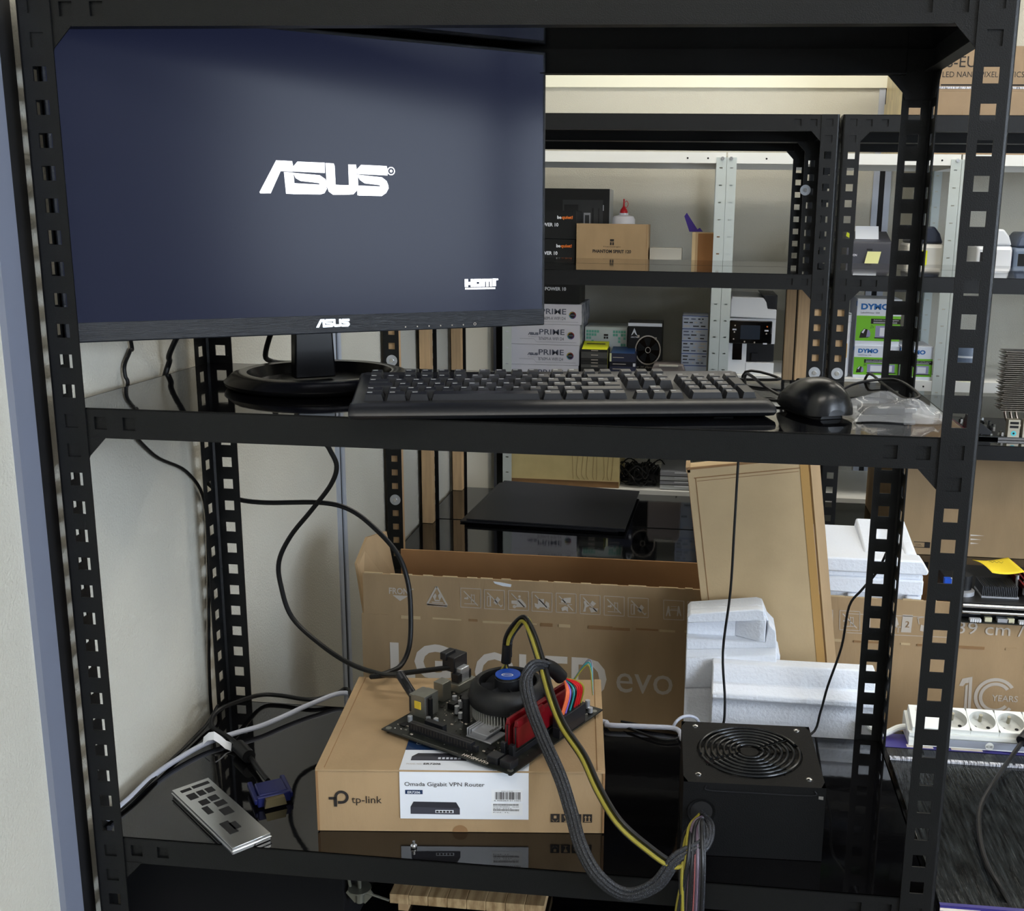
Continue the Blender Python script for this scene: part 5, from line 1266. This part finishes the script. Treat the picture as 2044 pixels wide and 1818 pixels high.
def pcbox(mb, w, D, h):
    M1 = mat('case_photo', (52, 54, 56), .5); M2 = mat('case_photo_light', (150, 152, 156), .5)
    mb.box((w-.15, -.0003, .02), (w-.02, 0, h-.035), M1); mb.box((w-.145, -.0006, .03), (w-.10, -.0003, h-.05), M_BQ)
    mb.box((w-.082, -.0006, h-.115), (w-.060, -.0003, h-.075), M2); mb.box((w-.078, -.0009, h-.108), (w-.064, -.0006, h-.082), M1)
    mb.box((w-.020, -.0009, h-.068), (w-.018, -.0006, h-.050), M_PAPER); mb.box((w-.055, -.0006, .03), (w-.05, -.0003, h-.06), M_BQ); mb.box((w-.035, -.0006, .03), (w-.032, -.0003, h-.06), M_BQ)
    mb.box((w+.0002, 0, 0), (w+.001, D, h), M_ZINC)
carton('cardboard_box', 'large glossy black carton showing a computer case, behind the orange-lettered ones', 'box', 1032, 1217, 376, YG+.20, .14, S0, M_BQ, None, pcbox)
def ph(mb, w, D, h):
    mb.box((w*.5-.006, -.0003, h-.052), (w*.5+.006, 0, h-.045), M_INKB)
    mb.box((w*.5-.006, -.0003, h-.063), (w*.5-.001, 0, h-.054), M_INKB); mb.box((w*.5+.001, -.0003, h-.063), (w*.5+.006, 0, h-.054), M_INKB)
    mb.text('Thermalright', (w*.5, 0, h-.069), YX, ZX, .003, M_INKB, .055, align='c')
    mb.text('PHANTOM SPIRIT 120', (w*.5, 0, h-.086), YX, ZX, .0092, M_INKB, w*.54, .035, align='c')
    mb.box((w-.004, -.0003, 0), (w-.0032, 0, h), M_CARD3)
carton('cardboard_box', 'brown cooler carton in the middle of the upper grey shelf', 'box', 1151, 1294, 447, YG+.012, .14, S0, M_CARD, None, ph)
# white bottle with red nozzle
Yb = YG+.24; p0, p1 = at(1222, 430, Y=Yb), at(1268, 430, Y=Yb)
t = thing('squeeze_bottle', 'white squeeze bottle with a red nozzle cap behind the brown cooler carton', 'bottle', ((p0.x+p1.x)/2, Yb, S0))
r_ = (p1.x-p0.x)/2; hh = p0.z-S0
mb = MB(); mb.lathe((0,0,0), [(r_*.92, 0), (r_, .004), (r_, hh-.012), (r_*.85, hh-.002), (r_*.4, hh+.002), (r_*.4, hh+.008)], mat('bottle_plastic', (232, 230, 234), .4, alpha=.95), n=28); mb.build('body', t, smooth=True)
M_RCAP = mat('red_cap', (206, 28, 40), .35)
mb = MB(); mb.lathe((0,0,hh+.004), [(.012, 0), (.0125, .010), (.010, .016), (.005, .022), (.0032, .026), (.0022, .044), (.0030, .045), (.0025, .048), (.0001, .049)], M_RCAP, n=20)
mb.tube([(.003, 0, hh+.042), (.010, 0, hh+.046), (.014, 0, hh+.036), (.009, 0, hh+.026), (.004, 0, hh+.028)], .0009, M_RCAP, n=6); mb.build('nozzle_cap', t, smooth=True)
carton('small_box', 'low grey box right of the brown cooler carton', 'box', 1297, 1361, 495, YG+.05, .10, S0, mat('grey_box', (168, 166, 158), .6))
def tornf(mb, w, D, h): mb.box((.018, -.0004, 0), (w, 0, h*.97), mat('brown_tape_dark', (128, 88, 50), .4)); mb.box((0, -.0003, 0), (.010, 0, h), M_CARD2)
ot, w, h = carton('cardboard_box', 'small open brown carton beside the grey uprights of the upper shelf', 'box', 1382, 1440, 464, YG+.055, .09, S0, M_CARD, None, tornf)
pp = at(1395, 463, Y=YG+.10)
t = thing('purple_leaflet', 'purple card sticking out of the small open carton', 'card', (pp.x, YG+.10, pp.z+.0008))
q = [at(x, y, Y=YG+.10)-pp for x, y in ((1376,463),(1366,432),(1371,425),(1392,458),(1397,455),(1403,463))]
mb = MB(); mb.prism([(v.x, 0, v.z) for v in q][::-1], (0, .004, 0), mat('purple_card', (66, 44, 140), .5)); mb.build('card', t)

# lower grey shelf: motherboard cartons
M_PRI = mat('pale_lilac_box', (214, 214, 224), .5); M_PRT = mat('slate_print', (84, 90, 108), .6); M_PRS = mat('carton_side_print', (120, 126, 140), .6, var=.5, vscale=30, var2=(214, 214, 224))
def prime(mb, w, D, h):
    asus(mb, (w-.188*w/.27, 0, h*.46), YX, ZX, .062*w/.27*.62, M_PRT)
    mb.text('IN SEARCH OF', (w-.186*w/.27, 0, h*.36), YX, ZX, .0018, M_PRT, .035)
    mb.text('PRIME', (w-.128, 0, h*.50), YX, ZX, .0170, M_PRT, .080, .012)
    mb.text('B760M-A WIFI D4', (w-.128, 0, h*.22), YX, ZX, .0098, M_PRT, .078)
    C = Vector((w-.028, 0, h*.47)); n = 24; cols = [(200, 60, 60), (220, 200, 60), (60, 170, 200), (120, 60, 170)]
    mb.add([C+Vector((.0112*math.cos(2*PI*i/n), -.0005, .0112*math.sin(2*PI*i/n))) for i in range(n)], [tuple(range(n))], M_INKB)
    for k in range(4):
        m_ = mat('ring_%d' % k, cols[k], .5)
        for i in range(6):
            a, b = (k*6+i)*2*PI/n, (k*6+i+1)*2*PI/n
            mb.poly([C+Vector((r*math.cos(w_), -.0008, r*math.sin(w_))) for r, w_ in ((.0088, a), (.0100, a), (.0100, b), (.0088, b))], m_)
    mb.box((C.x-.007, -.0009, C.z-.002), (C.x+.007, -.0008, C.z+.002), M_PRT)
    seg_ = [((w-.19, h*.27), (w-.145, h*.27)), ((w-.145, h*.27), (w-.136, h*.12)), ((w-.136, h*.12), (w-.01, h*.12))]
    for (a, b), (c_, d) in seg_:
        if a == c_: continue
        mb.poly([(a, -.0004, b), (c_, -.0004, d), (c_, -.0004, d+.0006), (a, -.0004, b+.0006)], M_PRT)
    mb.box((w, .001, .001), (w+.0006, D-.001, h-.001), M_PRS)
Yp = YG+.035; tops = [606, 649, 690, 728]
zt = [at(1090, y, Y=Yp).z for y in tops]; dz = (zt[0]-zt[3])/3
labs = ['pale motherboard carton at the top of the stack, just under the black carton', 'second pale motherboard carton from the top of the stack', 'third pale motherboard carton from the top of the stack', 'fourth pale motherboard carton from the top, cut off by the shelf edge']
k = 0; z = zt[0]
while k < 4:
    px1 = (1160, 1157, 1156, 1155)[k]
    a = at(px1, 680, Y=Yp).x
    t = thing('motherboard_box', labs[k], 'box', (a-.235, Yp, z-dz+.0004), 0, 'stack of pale motherboard cartons')
    mb = MB(); mb.box((0,0,0), (.235, .24, dz-.0010), M_PRI); prime(mb, .235, .24, dz-.001); mb.build('body', t, bevel=.0008, seg=1)
    z -= dz; k += 1
zrest = z-S1L
if zrest > .02:
    t = thing('motherboard_box', 'lowest pale motherboard carton, hidden behind the shelf edge', 'box', (at(1155, 680, Y=Yp).x-.235, Yp, S1L), 0, 'stack of pale motherboard cartons')
    mb = MB(); mb.box((0,0,0), (.235, .24, zrest-.0006), M_PRI); mb.build('body', t, bevel=.0008, seg=1)
def bq2(mb, w, D, h):
    mb.text('SYSTEM POWER 10', (w-.160, 0, h*.60-.005), YX, ZX, .0100, M_PAPER, .118, .03); mb.text('450W', (w-.158, 0, h*.36-.005), YX, ZX, .0075, M_PAPER, .040)
zt0 = zt[0]
t, w, h = carton('cardboard_box', 'black power supply carton on top of the pale motherboard cartons', 'box', 1024, 1157, 556, Yp-.002, .16, zt0+.0008, M_BQ, 'black power supply cartons', bq2)

def thermal(mb, w, D, h):
    TL_ = mat('mint_print', (110, 188, 168), .6)
    random.seed(4)
    for i in range(5):
        for j in range(5):
            for s in (0, 1):
                if i+j < 6 and random.random() < .8:
                    x = .004+i*.0085 if s == 0 else w-.0115-i*.0085
                    mb.box((x, -.0003, h-.018-j*.0105), (x+.0072, 0, h-.010-j*.0105), TL_)
    mb.box((w*.5-.007, -.0003, h-.028), (w*.5+.007, 0, h-.022), M_INKB); mb.box((w*.5-.007, -.0003, h-.037), (w*.5-.001, 0, h-.030), M_INKB); mb.box((w*.5+.001, -.0003, h-.037), (w*.5+.007, 0, h-.030), M_INKB)
carton('cooler_box', 'white and mint cooler carton behind the yellow-labelled black boxes', 'box', 1168, 1252, 653, YG+.14, .14, S1L, mat('pale_mint_box', (206, 214, 214), .5), None, thermal)
def arctic(mb, w, D, h):
    mb.box((0, -.0003, h-.010), (w, 0, h), M_PAPER)
    T_ = [(.010, h-.040), (.020, h-.016), (.030, h-.040), (.024, h-.036), (.020, h-.029), (.015, h-.036)]
    mb.poly([(x, -.0004, z) for x, z in T_], M_PAPER); mb.text('ARCTIC', (.009, 0, h-.047), YX, ZX, .0042, M_PAPER, .024, .02)
    C = Vector((w*.60, 0, h-.085)); n = 30
    def rg(r0, r1, m_, a0=0, a1=360, k=.0006):
        for i in range(n):
            a, b = math.radians(a0+(a1-a0)*i/n), math.radians(a0+(a1-a0)*(i+1)/n)
            mb.poly([C+Vector((r*math.cos(q_), -k, 1.15*r*math.sin(q_))) for r, q_ in ((r0,a),(r1,a),(r1,b),(r0,b))], m_)
    rg(0.0001, .039, M_PLG, k=.0003); rg(.0375, .041, M_INKG, -250, 110); rg(.007, .0085, M_INKG)
    for i in range(5): rg(.011, .034, M_RUB, i*72, i*72+40, .0005)
    mb.box((w*.28, -.0006, h-.046), (w*.34, 0, h-.038), M_INKG); mb.box((w*.80, -.0006, h-.052), (w*.85, 0, h-.044), M_INKG)
    mb.text('Freezer 34 eSports', (.004, 0, h-.142), YX, ZX, .006, M_INKG, w*.80)
carton('cooler_box', 'black cooler carton printed with a white triangle and a fan', 'box', 1254, 1322, 645, YG+.10, .12, S1L, mat('black_cooler_box', (16, 17, 18), .4), None, arctic)
# stacks of drives and cards
def stack(pxa, pxb, rows_, Y, D, mats_, lab, group, name, txt=None, jit=0):
    for i in range(len(rows_)-1):
        zt_, zb_ = at((pxa+pxb)/2, rows_[i], Y=Y).z, at((pxa+pxb)/2, rows_[i+1], Y=Y).z
        if i == len(rows_)-2: zb_ = S1L if name != 'laptop' else S2
        a, b = at(pxa, rows_[0], Y=Y).x, at(pxb, rows_[0], Y=Y).x
        j = (((i*37) % 5)-2)*jit
        t = thing(name, lab[i], 'box' if name != 'laptop' else 'laptop', (a+j, Y, zb_), 0, group)
        h = zt_-zb_-.0006; w = b-a
        mb = MB(); mb.box((0, 0, 0), (w, D, h), mats_[i % len(mats_)])
        if txt: txt(mb, w, D, h, i)
        mb.build('body', t, bevel=.0006, seg=1)
M_YLB = mat('yellow_label', (232, 238, 40), .5); M_DKB = mat('charcoal_box', (38, 38, 38), .5); M_DKB2 = mat('dark_grey_box', (78, 78, 76), .5)
def cs(mb, w, D, h, i):
    mb.box((w*.38, -.0003, h*.5-.0012), (w*.64, 0, h*.5+.0012), M_INKG)
    mb.box((w, .002, 0), (w+.0004, .004, h), M_YLB)
    if i == 0: mb.prism([(.002, .001, h), (.002, D*.9, h), (.002, D*.9, h+.017)], (w-.004, 0, 0), M_YLB); mb.add([(.012, D*.55, h+.0110), (w-.012, D*.55, h+.0110), (w-.012, D*.63, h+.0126), (.012, D*.63, h+.0126)], [(0,1,2,3)], M_INKB)
ORD = ('topmost', 'second', 'third', 'fourth', 'fifth', 'sixth')
stack(1160, 1213, [697, 702, 715, 721, 727, 734, 745], YG+.03, .09, [M_DKB, M_DKB2, M_DKB], ['%s slim black carton of the yellow-labelled stack' % o for o in ORD], 'slim black cartons under a yellow label', 'slim_box', cs)
def nv(mb, w, D, h, i):
    mb.box((.010, -.0003, h*.5-.0010), (w*(.55+.08*(i % 3)), 0, h*.5+.0010), M_INKG)
    if i == 1: mb.box((w-.008, -.0003, 0), (w, 0, .010), M_PAPER)
    if i == 0: mb.box((.0, -.0003, 0), (.006, 0, h), mat('pale_yellow', (230, 232, 190), .5)); mb.prism([(.004, .002, h), (.004, D*.9, h), (.004, D*.9, h+.012)], (w-.008, 0, 0), mat('blue_print', (40, 70, 120), .4))
stack(1217, 1269, [705, 722, 731, 742, 752], YG+.035, .09, [mat('navy_box', (46, 50, 72), .5), mat('dark_navy_box', (20, 22, 36), .5)], ['%s slim navy carton beside the slim black stack' % o for o in ORD], 'slim navy cartons', 'slim_box', nv)
def bw(mb, w, D, h, i):
    random.seed(20+i); mb.box((-.0004, 0, 0), (0, D, h), mat('blue_edge', (36, 70, 150), .5)); mb.box((.0, -.0002, h-.0018), (w, 0, h), mat('blue_edge', (36, 70, 150), .5))
    for r in range(3):
        x = .004
        while x < w-.012:
            q_ = random.uniform(.004, .020); mb.box((x, -.0003, h*(.15+.28*r)), (min(x+q_, w-.002), 0, h*(.15+.28*r)+.0035), random.choice((M_INKB, M_PRT, M_INKG))); x += q_+random.uniform(.004, .012)
stack(1363, 1414, [630, 656, 680, 705, 729, 757], YG+.05, .12, [mat('pale_blue_box', (168, 176, 190), .5)], ['%s pale blue printed carton of the stack by the grey uprights' % o for o in ORD], 'pale blue cartons by the uprights', 'printed_box', bw)
a, b = at(1300, 740, Y=YG+.02), at(1368, 740, Y=YG+.02)
t = thing('label_printer', 'small taupe device with a pale handle in front of the black cooler carton', 'printer', (a.x, YG+.02, S1L)); w = b.x-a.x; h = at(1330, 728, Y=YG+.02).z-S1L
mb = MB(); mb.prism([(0, 0, 0), (w, 0, 0), (w, 0, h*.86), (w*.93, 0, h), (w*.07, 0, h), (0, 0, h*.86)], (0, .10, 0), mat('taupe_plastic', (128, 120, 118), .45)); mb.build('body', t, bevel=.003)
mb = MB(); mb.box((w*.22, -.002, h-.006), (w*.78, .004, h), mat('pale_handle', (196, 194, 182), .5)); mb.build('handle', t, bevel=.001)

# all-in-one printer
Yq = YG+.032
def pq(x, y): p = at(x, y, Y=Yq); return p
a = pq(1449, 700); b = pq(1546, 700); zt_ = pq(1500, 592).z
t = thing('printer', 'white all-in-one printer with a black control panel on the lower grey shelf', 'printer', (a.x, Yq, S1)); w = b.x-a.x; H1 = zt_-S1
def PZ(y, x=1500): return pq(x, y).z-S1
def PX(x, y=680): return pq(x, y).x-a.x
mb = MB(); mb.box((0, .004, 0), (PX(1491), .30, PZ(636)), M_WHP); mb.box((PX(1491), .03, PZ(722)), (w, .30, PZ(685)), M_PLA); mb.box((PX(1491), .004, 0), (w, .30, PZ(724)), M_WHP)
mb.box((PX(1475), .006, PZ(686)), (w, .30, PZ(636)), M_WHP)
mb.box((PX(1463), .0025, PZ(719)), (PX(1482), .0045, PZ(686)), M_PLG); mb.box((PX(1502), .020, PZ(722)), (PX(1514), .04, PZ(706)), M_PLA); mb.box((PX(1530), .0025, PZ(755)), (PX(1537), .0045, PZ(745)), M_HSK)
mb.box((PX(1490), .003, 0), (PX(1491), .0045, PZ(724)), M_HSK)
mb.build('body', t, bevel=.002)
mb = MB()
mb.prism([(PX(1455), 0, PZ(634)), (w, 0, PZ(636)), (w, 0, PZ(617)), (PX(1529), 0, PZ(616)), (PX(1526), 0, PZ(603)), (PX(1520), 0, PZ(594)), (PX(1458), 0, PZ(593)), (PX(1455), 0, PZ(600))], (0, .27, 0), M_WHP)
mb.prism([(PX(1520), .01, PZ(593)), (PX(1528), .01, PZ(618)), (PX(1548), .01, PZ(619)), (PX(1548), .01, PZ(588)), (PX(1514), .01, PZ(587))], (0, .2, 0), M_PLA)
mb.build('scanner_lid', t, bevel=.003)
mb = MB(); mb.box((PX(1455), -.004, PZ(686)), (PX(1540), .003, PZ(640)), M_PLG); p_ = mb.build('control_panel', t, bevel=.003)
mb = MB(); mb.box((PX(1477), -.0048, PZ(677)), (PX(1516), -.004, PZ(649)), mat('printer_lcd', (44, 52, 64), .2)); mb.build('display', p_)
mb = MB()
for x, y in ((1466,650),(1465,663),(1464,677),(1529,665),(1486,682),(1506,683)): mb.box((PX(x)-.002, -.0046, PZ(y)-.002), (PX(x)+.002, -.004, PZ(y)+.002), M_INKG)
for x, y in ((1529,659),(1527,685),(1465,658)): mb.box((PX(x)-.006, -.0046, PZ(y)-.0022), (PX(x)+.006, -.004, PZ(y)+.0022), M_PRI)
mb.box((PX(1530)-.002, -.0046, PZ(651)-.002), (PX(1530)+.002, -.004, PZ(651)+.002), M_ORG)
mb.build('buttons', p_)

# white cleaning tub left of the label printer cartons
a = at(1684, 700, Y=YG+.03); b = at(1697, 700, Y=YG+.03)
t = thing('ink_bottle', 'white bottle with a hinged cap and yellow label behind the far posts', 'bottle', (a.x, YG+.05, S1))
w = b.x-a.x; mb = MB(); h = at(1690, 642, Y=YG+.05).z-S1; mb.cyl((0, 0, 0), w, h, M_WHP, n=28); mb.box((-.004, -w-.0006, h*.35), (.010, -w+.004, h*.62), mat('amber_label', (206, 160, 40), .5)); mb.build('body', t, bevel=.002, smooth=True)
mb = MB(); mb.cyl((0, 0, h), w*1.04, .022, M_WHP, n=28); mb.prism([(-.022, 0, h+.036), (w, 0, h+.022), (w, 0, h+.026), (-.020, 0, h+.040)], (0, .02, 0), M_WHP); mb.build('cap', t, bevel=.001)
M_LBL = mat('white_blue_carton', (226, 232, 244), .45); M_GRN = mat('green_print', (120, 196, 44), .45); M_BLU = mat('blue_logo', (30, 108, 186), .45); M_LIL = mat('lilac_print', (150, 148, 186), .5)
def dymo(mb, w, D, h):
    k = h/.15
    mb.box((.0, -.0003, h*.10), (w-.0, 0, h*.64), M_GRN)
    mb.text('DYMO', (.011, 0, h*.78), YX, ZX, .0175*k, M_BLU, .090*k, .045); mb.text('LabelWriter 550', (.011, 0, h*.69), YX, ZX, .0050*k, M_PRT, .060*k, .01)
    mb.box((.046*k, -.0006, h*.47), (w, -.0003, h*.58), M_INKB); mb.text('Automatic Label Recognition', (.054*k, -.0006, h*.54), YX, ZX, .0040*k, M_PAPER, .080*k); mb.box((.054*k, -.0009, h*.505), (w-.01, -.0006, h*.512), M_PAPER); mb.box((.054*k, -.0009, h*.485), (w-.01, -.0006, h*.492), M_PAPER)
    mb.poly([(x*k, -.0006, h*z) for x, z in ((.012,.16), (.040,.17), (.046,.22), (.044,.30), (.036,.35), (.026,.36), (.016,.29))], M_INKB)
    mb.poly([(x*k, -.0009, h*z) for x, z in ((.034,.18), (.046,.19), (.047,.26), (.043,.33), (.037,.34))], M_LIL); mb.poly([(x*k, -.0009, h*z) for x, z in ((.018,.28), (.026,.35), (.030,.35), (.024,.26))], M_LBL)
    mb.box((.062*k, -.0006, h*.18), (w-.010, -.0003, h*.43), M_LIL); mb.box((.076*k, -.0009, h*.21), (w-.018, -.0006, h*.39), M_PAPER); mb.box((.060*k, -.0009, h*.155), (w-.006, -.0006, h*.18), M_INKB)
    for i in range(3):
        for q_ in range(5):
            a, b = math.radians(15+12*q_), math.radians(27+12*q_); r = (.005+.004*i)*k; cx_, cz_ = .043*k, h*.355
            mb.poly([(cx_+rr_*math.cos(w_), -.0006, cz_+rr_*math.sin(w_)) for rr_, w_ in ((r,a),(r+.0010,a),(r+.0010,b),(r,b))], M_INKB)
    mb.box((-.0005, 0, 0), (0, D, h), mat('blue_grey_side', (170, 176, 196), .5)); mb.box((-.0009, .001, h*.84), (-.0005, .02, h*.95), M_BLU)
zt1 = at(1740, 597, Y=YG+.02).z; zt2 = at(1740, 690, Y=YG+.03).z
carton('label_printer_box', 'white and green label printer carton, upper of the two stacked', 'box', 1709, 1797, 597, YG+.03, .16, zt2+.0008, M_LBL, 'white and green label printer cartons', dymo, prow=650)
carton('label_printer_box', 'white and green label printer carton, lower of the two stacked', 'box', 1703, 1792, 690, YG+.026, .16, S1, M_LBL, 'white and green label printer cartons', dymo, prow=740)
def dymo2(mb, w, D, h): dymo(mb, w, D, h)
carton('label_printer_box', 'white and green label printer carton standing alone beside the stack', 'box', 1796, 1860, 692, YG+.012, .16, S1, M_LBL, 'white and green label printer cartons', dymo2, prow=740)

# receipt printer etc on the upper right grey shelf
M_EPS = mat('charcoal_plastic', (58, 60, 70), .42)
Ye = YG+.035; a = at(1690, 500, Y=Ye); b = at(1779, 500, Y=Ye); zt_ = at(1740, 483, Y=Ye).z
t = thing('receipt_printer', 'charcoal receipt printer with a paper strip rising from its top', 'printer', (a.x, Ye, S0)); w = b.x-a.x; h = zt_-S0
mb = MB(); mb.prism([(0, 0, 0), (0, 0, h-.006), (0, .004, h), (0, .11, h+.030), (0, .13, h+.030), (0, .14, 0)][::-1], (w, 0, 0), M_EPS)
mb.text('EPSON', (.009, -.0002, h*.48), YX, ZX, .0065, M_PRI, .022, .03); mb.box((w*.45, -.0005, h*.70), (w*.58, 0, h*.76), M_PLA)
mb.build('body', t, bevel=.003)
mb = MB(); x0 = at(1710, 480, Y=Ye).x-a.x; x1 = at(1757, 480, Y=Ye).x-a.x
mb.prism([(x0, .030, h+.004), (x1, .030, h+.004), (x1, .050, h+.046), (x0, .050, h+.046)], (0, .0006, 0), M_PAPER); mb.build('paper_strip', t)
mb = MB(); mb.prism([(-.0, .035, h+.016), (.014, .035, h+.008), (.016, .035, h+.020), (.002, .035, h+.028)], (0, .001, 0), mat('lime_label', (206, 216, 40), .5)); mb.build('lime_tag', t)
sp = at(1738, 518, Y=Ye-.010)
t = thing('paper_slip', 'pale yellow paper slip leaning on the front of the receipt printer', 'paper', (sp.x, Ye-.012, S0))
hs = at(1738, 502, Y=Ye-.01).z-S0
mb = MB(); mb.prism([(-.022, 0, 0), (.018, 0, 0), (.030, .008, hs), (-.010, .008, hs)], (0, -.0005, 0), mat('pale_yellow_paper', (226, 226, 160), .6)); mb.build('paper', t)
def roundprinter(label, pxa, pxb, pyt, Y, body, lid, name='label_printer', yel=False):
    a, b = at(pxa, 500, Y=Y), at(pxb, 500, Y=Y); w = b.x-a.x; h = at((pxa+pxb)/2, pyt, Y=Y).z-S0
    t = thing(name, label, 'printer', (a.x, Y, S0))
    mb = MB(); mb.prism([(0, 0, 0), (0, 0, h*.52), (0, .010, h*.62), (0, .14, h*.62), (0, .15, 0)][::-1], (w, 0, 0), body); mb.build('body', t, bevel=.008, seg=3)
    mb = MB(); mb.prism([(w*.04, .006, h*.62), (w*.10, .006, h*.86), (w*.22, .006, h), (w*.72, .006, h), (w*.88, .006, h*.84), (w*.98, .006, h*.62)], (0, .125, 0), lid); mb.build('lid', t, bevel=.006, seg=3)
    mb = MB(); mb.box((w*.10, -.0006, h*.12), (w*.55, 0, h*.46), M_YLB if yel else M_DARK); mb.build('label' if yel else 'slot', t)
    return t
roundprinter('white label printer with dark lid and a yellow sticker, left of the grey uprights', 1812, 1884, 452, YG+.03, mat('cream_plastic', (214, 212, 206), .35), mat('midnight_plastic', (36, 42, 60), .3), yel=True)
roundprinter('plain white label printer right of the front right post', 1950, 2022, 457, YG+.03, M_WHP, M_WHP)
roundprinter('blue-grey label printer at the right edge of the photo', 2026, 2100, 463, YG+.03, mat('blue_grey_plastic', (110, 124, 146), .35), mat('blue_grey_dark', (78, 88, 108), .3))
Yt = YG+.04; a, b = at(1893, 720, Y=Yt), at(1972, 720, Y=Yt)
t = thing('tape_dispenser', 'round blue-grey device with a yellow sticker half hidden by the front right post', 'device', ((a.x+b.x)/2, Yt+.04, S1)); r_ = (b.x-a.x)/2; h = at(1932, 668, Y=Yt).z-S1
mb = MB(); mb.lathe((0,0,0), [(r_*.9, 0), (r_, .01), (r_, h*.55), (r_*.92, h*.8), (r_*.6, h), (.001, h)], mat('blue_grey_plastic', (110, 124, 146), .35), n=40); mb.build('body', t, smooth=True)
mb = MB(); mb.cyl((0, 0, h*.50), r_*1.005, .006, M_PAPER, n=40); mb.build('trim_band', t, smooth=True)
mb = MB(); mb.box((-.022, -r_-.002, .004), (.016, -r_+.004, .022), M_YLB); mb.build('sticker', t)

# lowest visible grey shelf
Yz = YG+.012
def crump(mb, w, D, h):
    random.seed(9)
    mb.box((0, -.0004, 0), (w, 0, .020), M_CARD3)
    mb.box((0, -.0016, .020), (w, 0, .0215), M_CARD2)
    for i in range(9):
        x = w*(.58+.045*i); mb.tube([(x+random.uniform(-.006,.006), -.0004, .024), (x+random.uniform(-.006,.006), -.0006, .045), (x+random.uniform(-.006,.006), -.0004, h-.004)], .0006, M_CARD3, n=5)
carton('cardboard_box', 'crumpled pale carton on the low white shelf behind the black sheets', 'box', 1020, 1236, 900, Yz, .26, S2, mat('pale_carton', (214, 196, 142), .85, var=.08, vscale=20), None, crump, prow=930)
t = thing('cable_pile', 'tangled black cables and chargers on the low white shelf', 'cables', (at(1280, 950, Y=YG+.06).x, YG+.06, S2)); 
mb = MB(); random.seed(12)
for i in range(46):
    pts = []; cx_, cy_ = random.uniform(-.05, .05), random.uniform(-.03, .06); r = random.uniform(.012, .040); zc_ = random.uniform(.004, .060)
    for k in range(9):
        a = 2*PI*k/7+i; pts.append((cx_+r*math.cos(a), cy_+r*.7*math.sin(a), max(.003, zc_+.018*math.sin(2*a+i)*(1 if zc_ > .02 else .1))))
    mb.tube(pts, .0022, M_RUB, n=6, smooth=4)
for i in range(5): mb.box((-.04+.018*i, -.005+.012*(i % 2), .012*(i % 3)), (-.005+.018*i, .030, .012*(i % 3)+.026), M_PLA)
o = mb.build('cables', t, smooth=True); o['kind'] = 'stuff'
M_SLV2 = mat('silver_lid', (176, 180, 190), .35, metal=.4)
def lap(mb, w, D, h, i): mb.box((0, -.0006, 0), (w, 0, .0016), M_INKB); mb.box((w*.45, -.0004, h*.62), (w, 0, h*.9), M_PAPER)
stack(1318, 1382, [941, 951, 960, 968, 977], YG+.02, .20, [M_SLV2, mat('pale_silver', (200, 206, 210), .35, metal=.3)], ['%s closed silver laptop of the pile on the low white shelf' % o for o in ORD], 'closed silver laptops', 'laptop', lap)

# big cartons on top of the back shelving
ZG0 = GL[0]+.0006
def rise(mb, w, D, h):
    for i, z in enumerate((.030, .055)): mb.box((.16+.05*i, -.0003, z+.06), (.1606+.05*i, 0, z+.09), M_CARD3)
    for i in range(3):
        x = .110+i*.022
        for q_ in ((x, .084, x+.016, .0848), (x, .060, x+.0008, .0848), (x+.0152, .060, x+.016, .0848)): mb.box((q_[0], -.0004, q_[1]), (q_[2], 0, q_[3]), M_INKB)
xg = at(1808, 200, Y=YG+.01).x; zt_ = at(1900, 182, Y=YG+.01).z
M_SCUFF = mat('wrapped_carton_side', (176, 160, 120), .3, var=.4, vscale=16, stretch=(1, 1, .4), bump=.6, bscale=50)
t = thing('cardboard_box', 'brown television carton lying on top of the back shelving, lower of two', 'box', (xg, YG+.01, ZG0))
w = .62; h = zt_-ZG0; M_CARD4 = mat('cardboard_dull', (150, 126, 96), .5, var=.1, vscale=20); mb = MB(); mb.box((0, 0, 0), (w, .38, h), M_CARD4); mb.box((-.0006, .0, 0), (0, .38, h), M_SCUFF); rise(mb, w, .38, h); mb.build('body', t, bevel=.001)
t = thing('cardboard_box', 'brown television carton with black lettering, upper of two on the back shelving', 'box', (xg+.004, YG+.012, ZG0+h+.0008)); zb_ = ZG0+h+.0008
h2 = at(1900, 92, Y=YG+.012).z-zb_
def T3(px, py): p = at(px, py, Y=YG+.012); return (p.x-xg-.004, -.0004, p.z-zb_)
mb = MB(); mb.box((0, 0, 0), (w, .38, h2), M_CARD4); mb.box((-.0006, 0, 0), (0, .38, h2), M_SCUFF)
mb.text('ARIS-EU', T3(1948, 134), YX, ZX, .030, M_INKB, None, align='r', lift=0)
mb.text('OLED NANO PARTICS', T3(1861, 154), YX, ZX, .0165, M_INKB, None, lift=0) if False else None
a_, b_ = T3(1881, 154), T3(2044, 156)
mb.text('LED NANO PIXEL OPTICS', a_, YX, ZX, .0155, M_INKB, b_[0]-a_[0], lift=0)
a_, b_ = T3(1878, 168), T3(2060, 170); mb.box((a_[0], -.0006, a_[2]-.004), (b_[0]+.1, 0, a_[2]), M_DARK)
mb.box((-.001, -.0008, .006), (w, 0, .012), M_CRINK)
mb.build('body', t, bevel=.001)
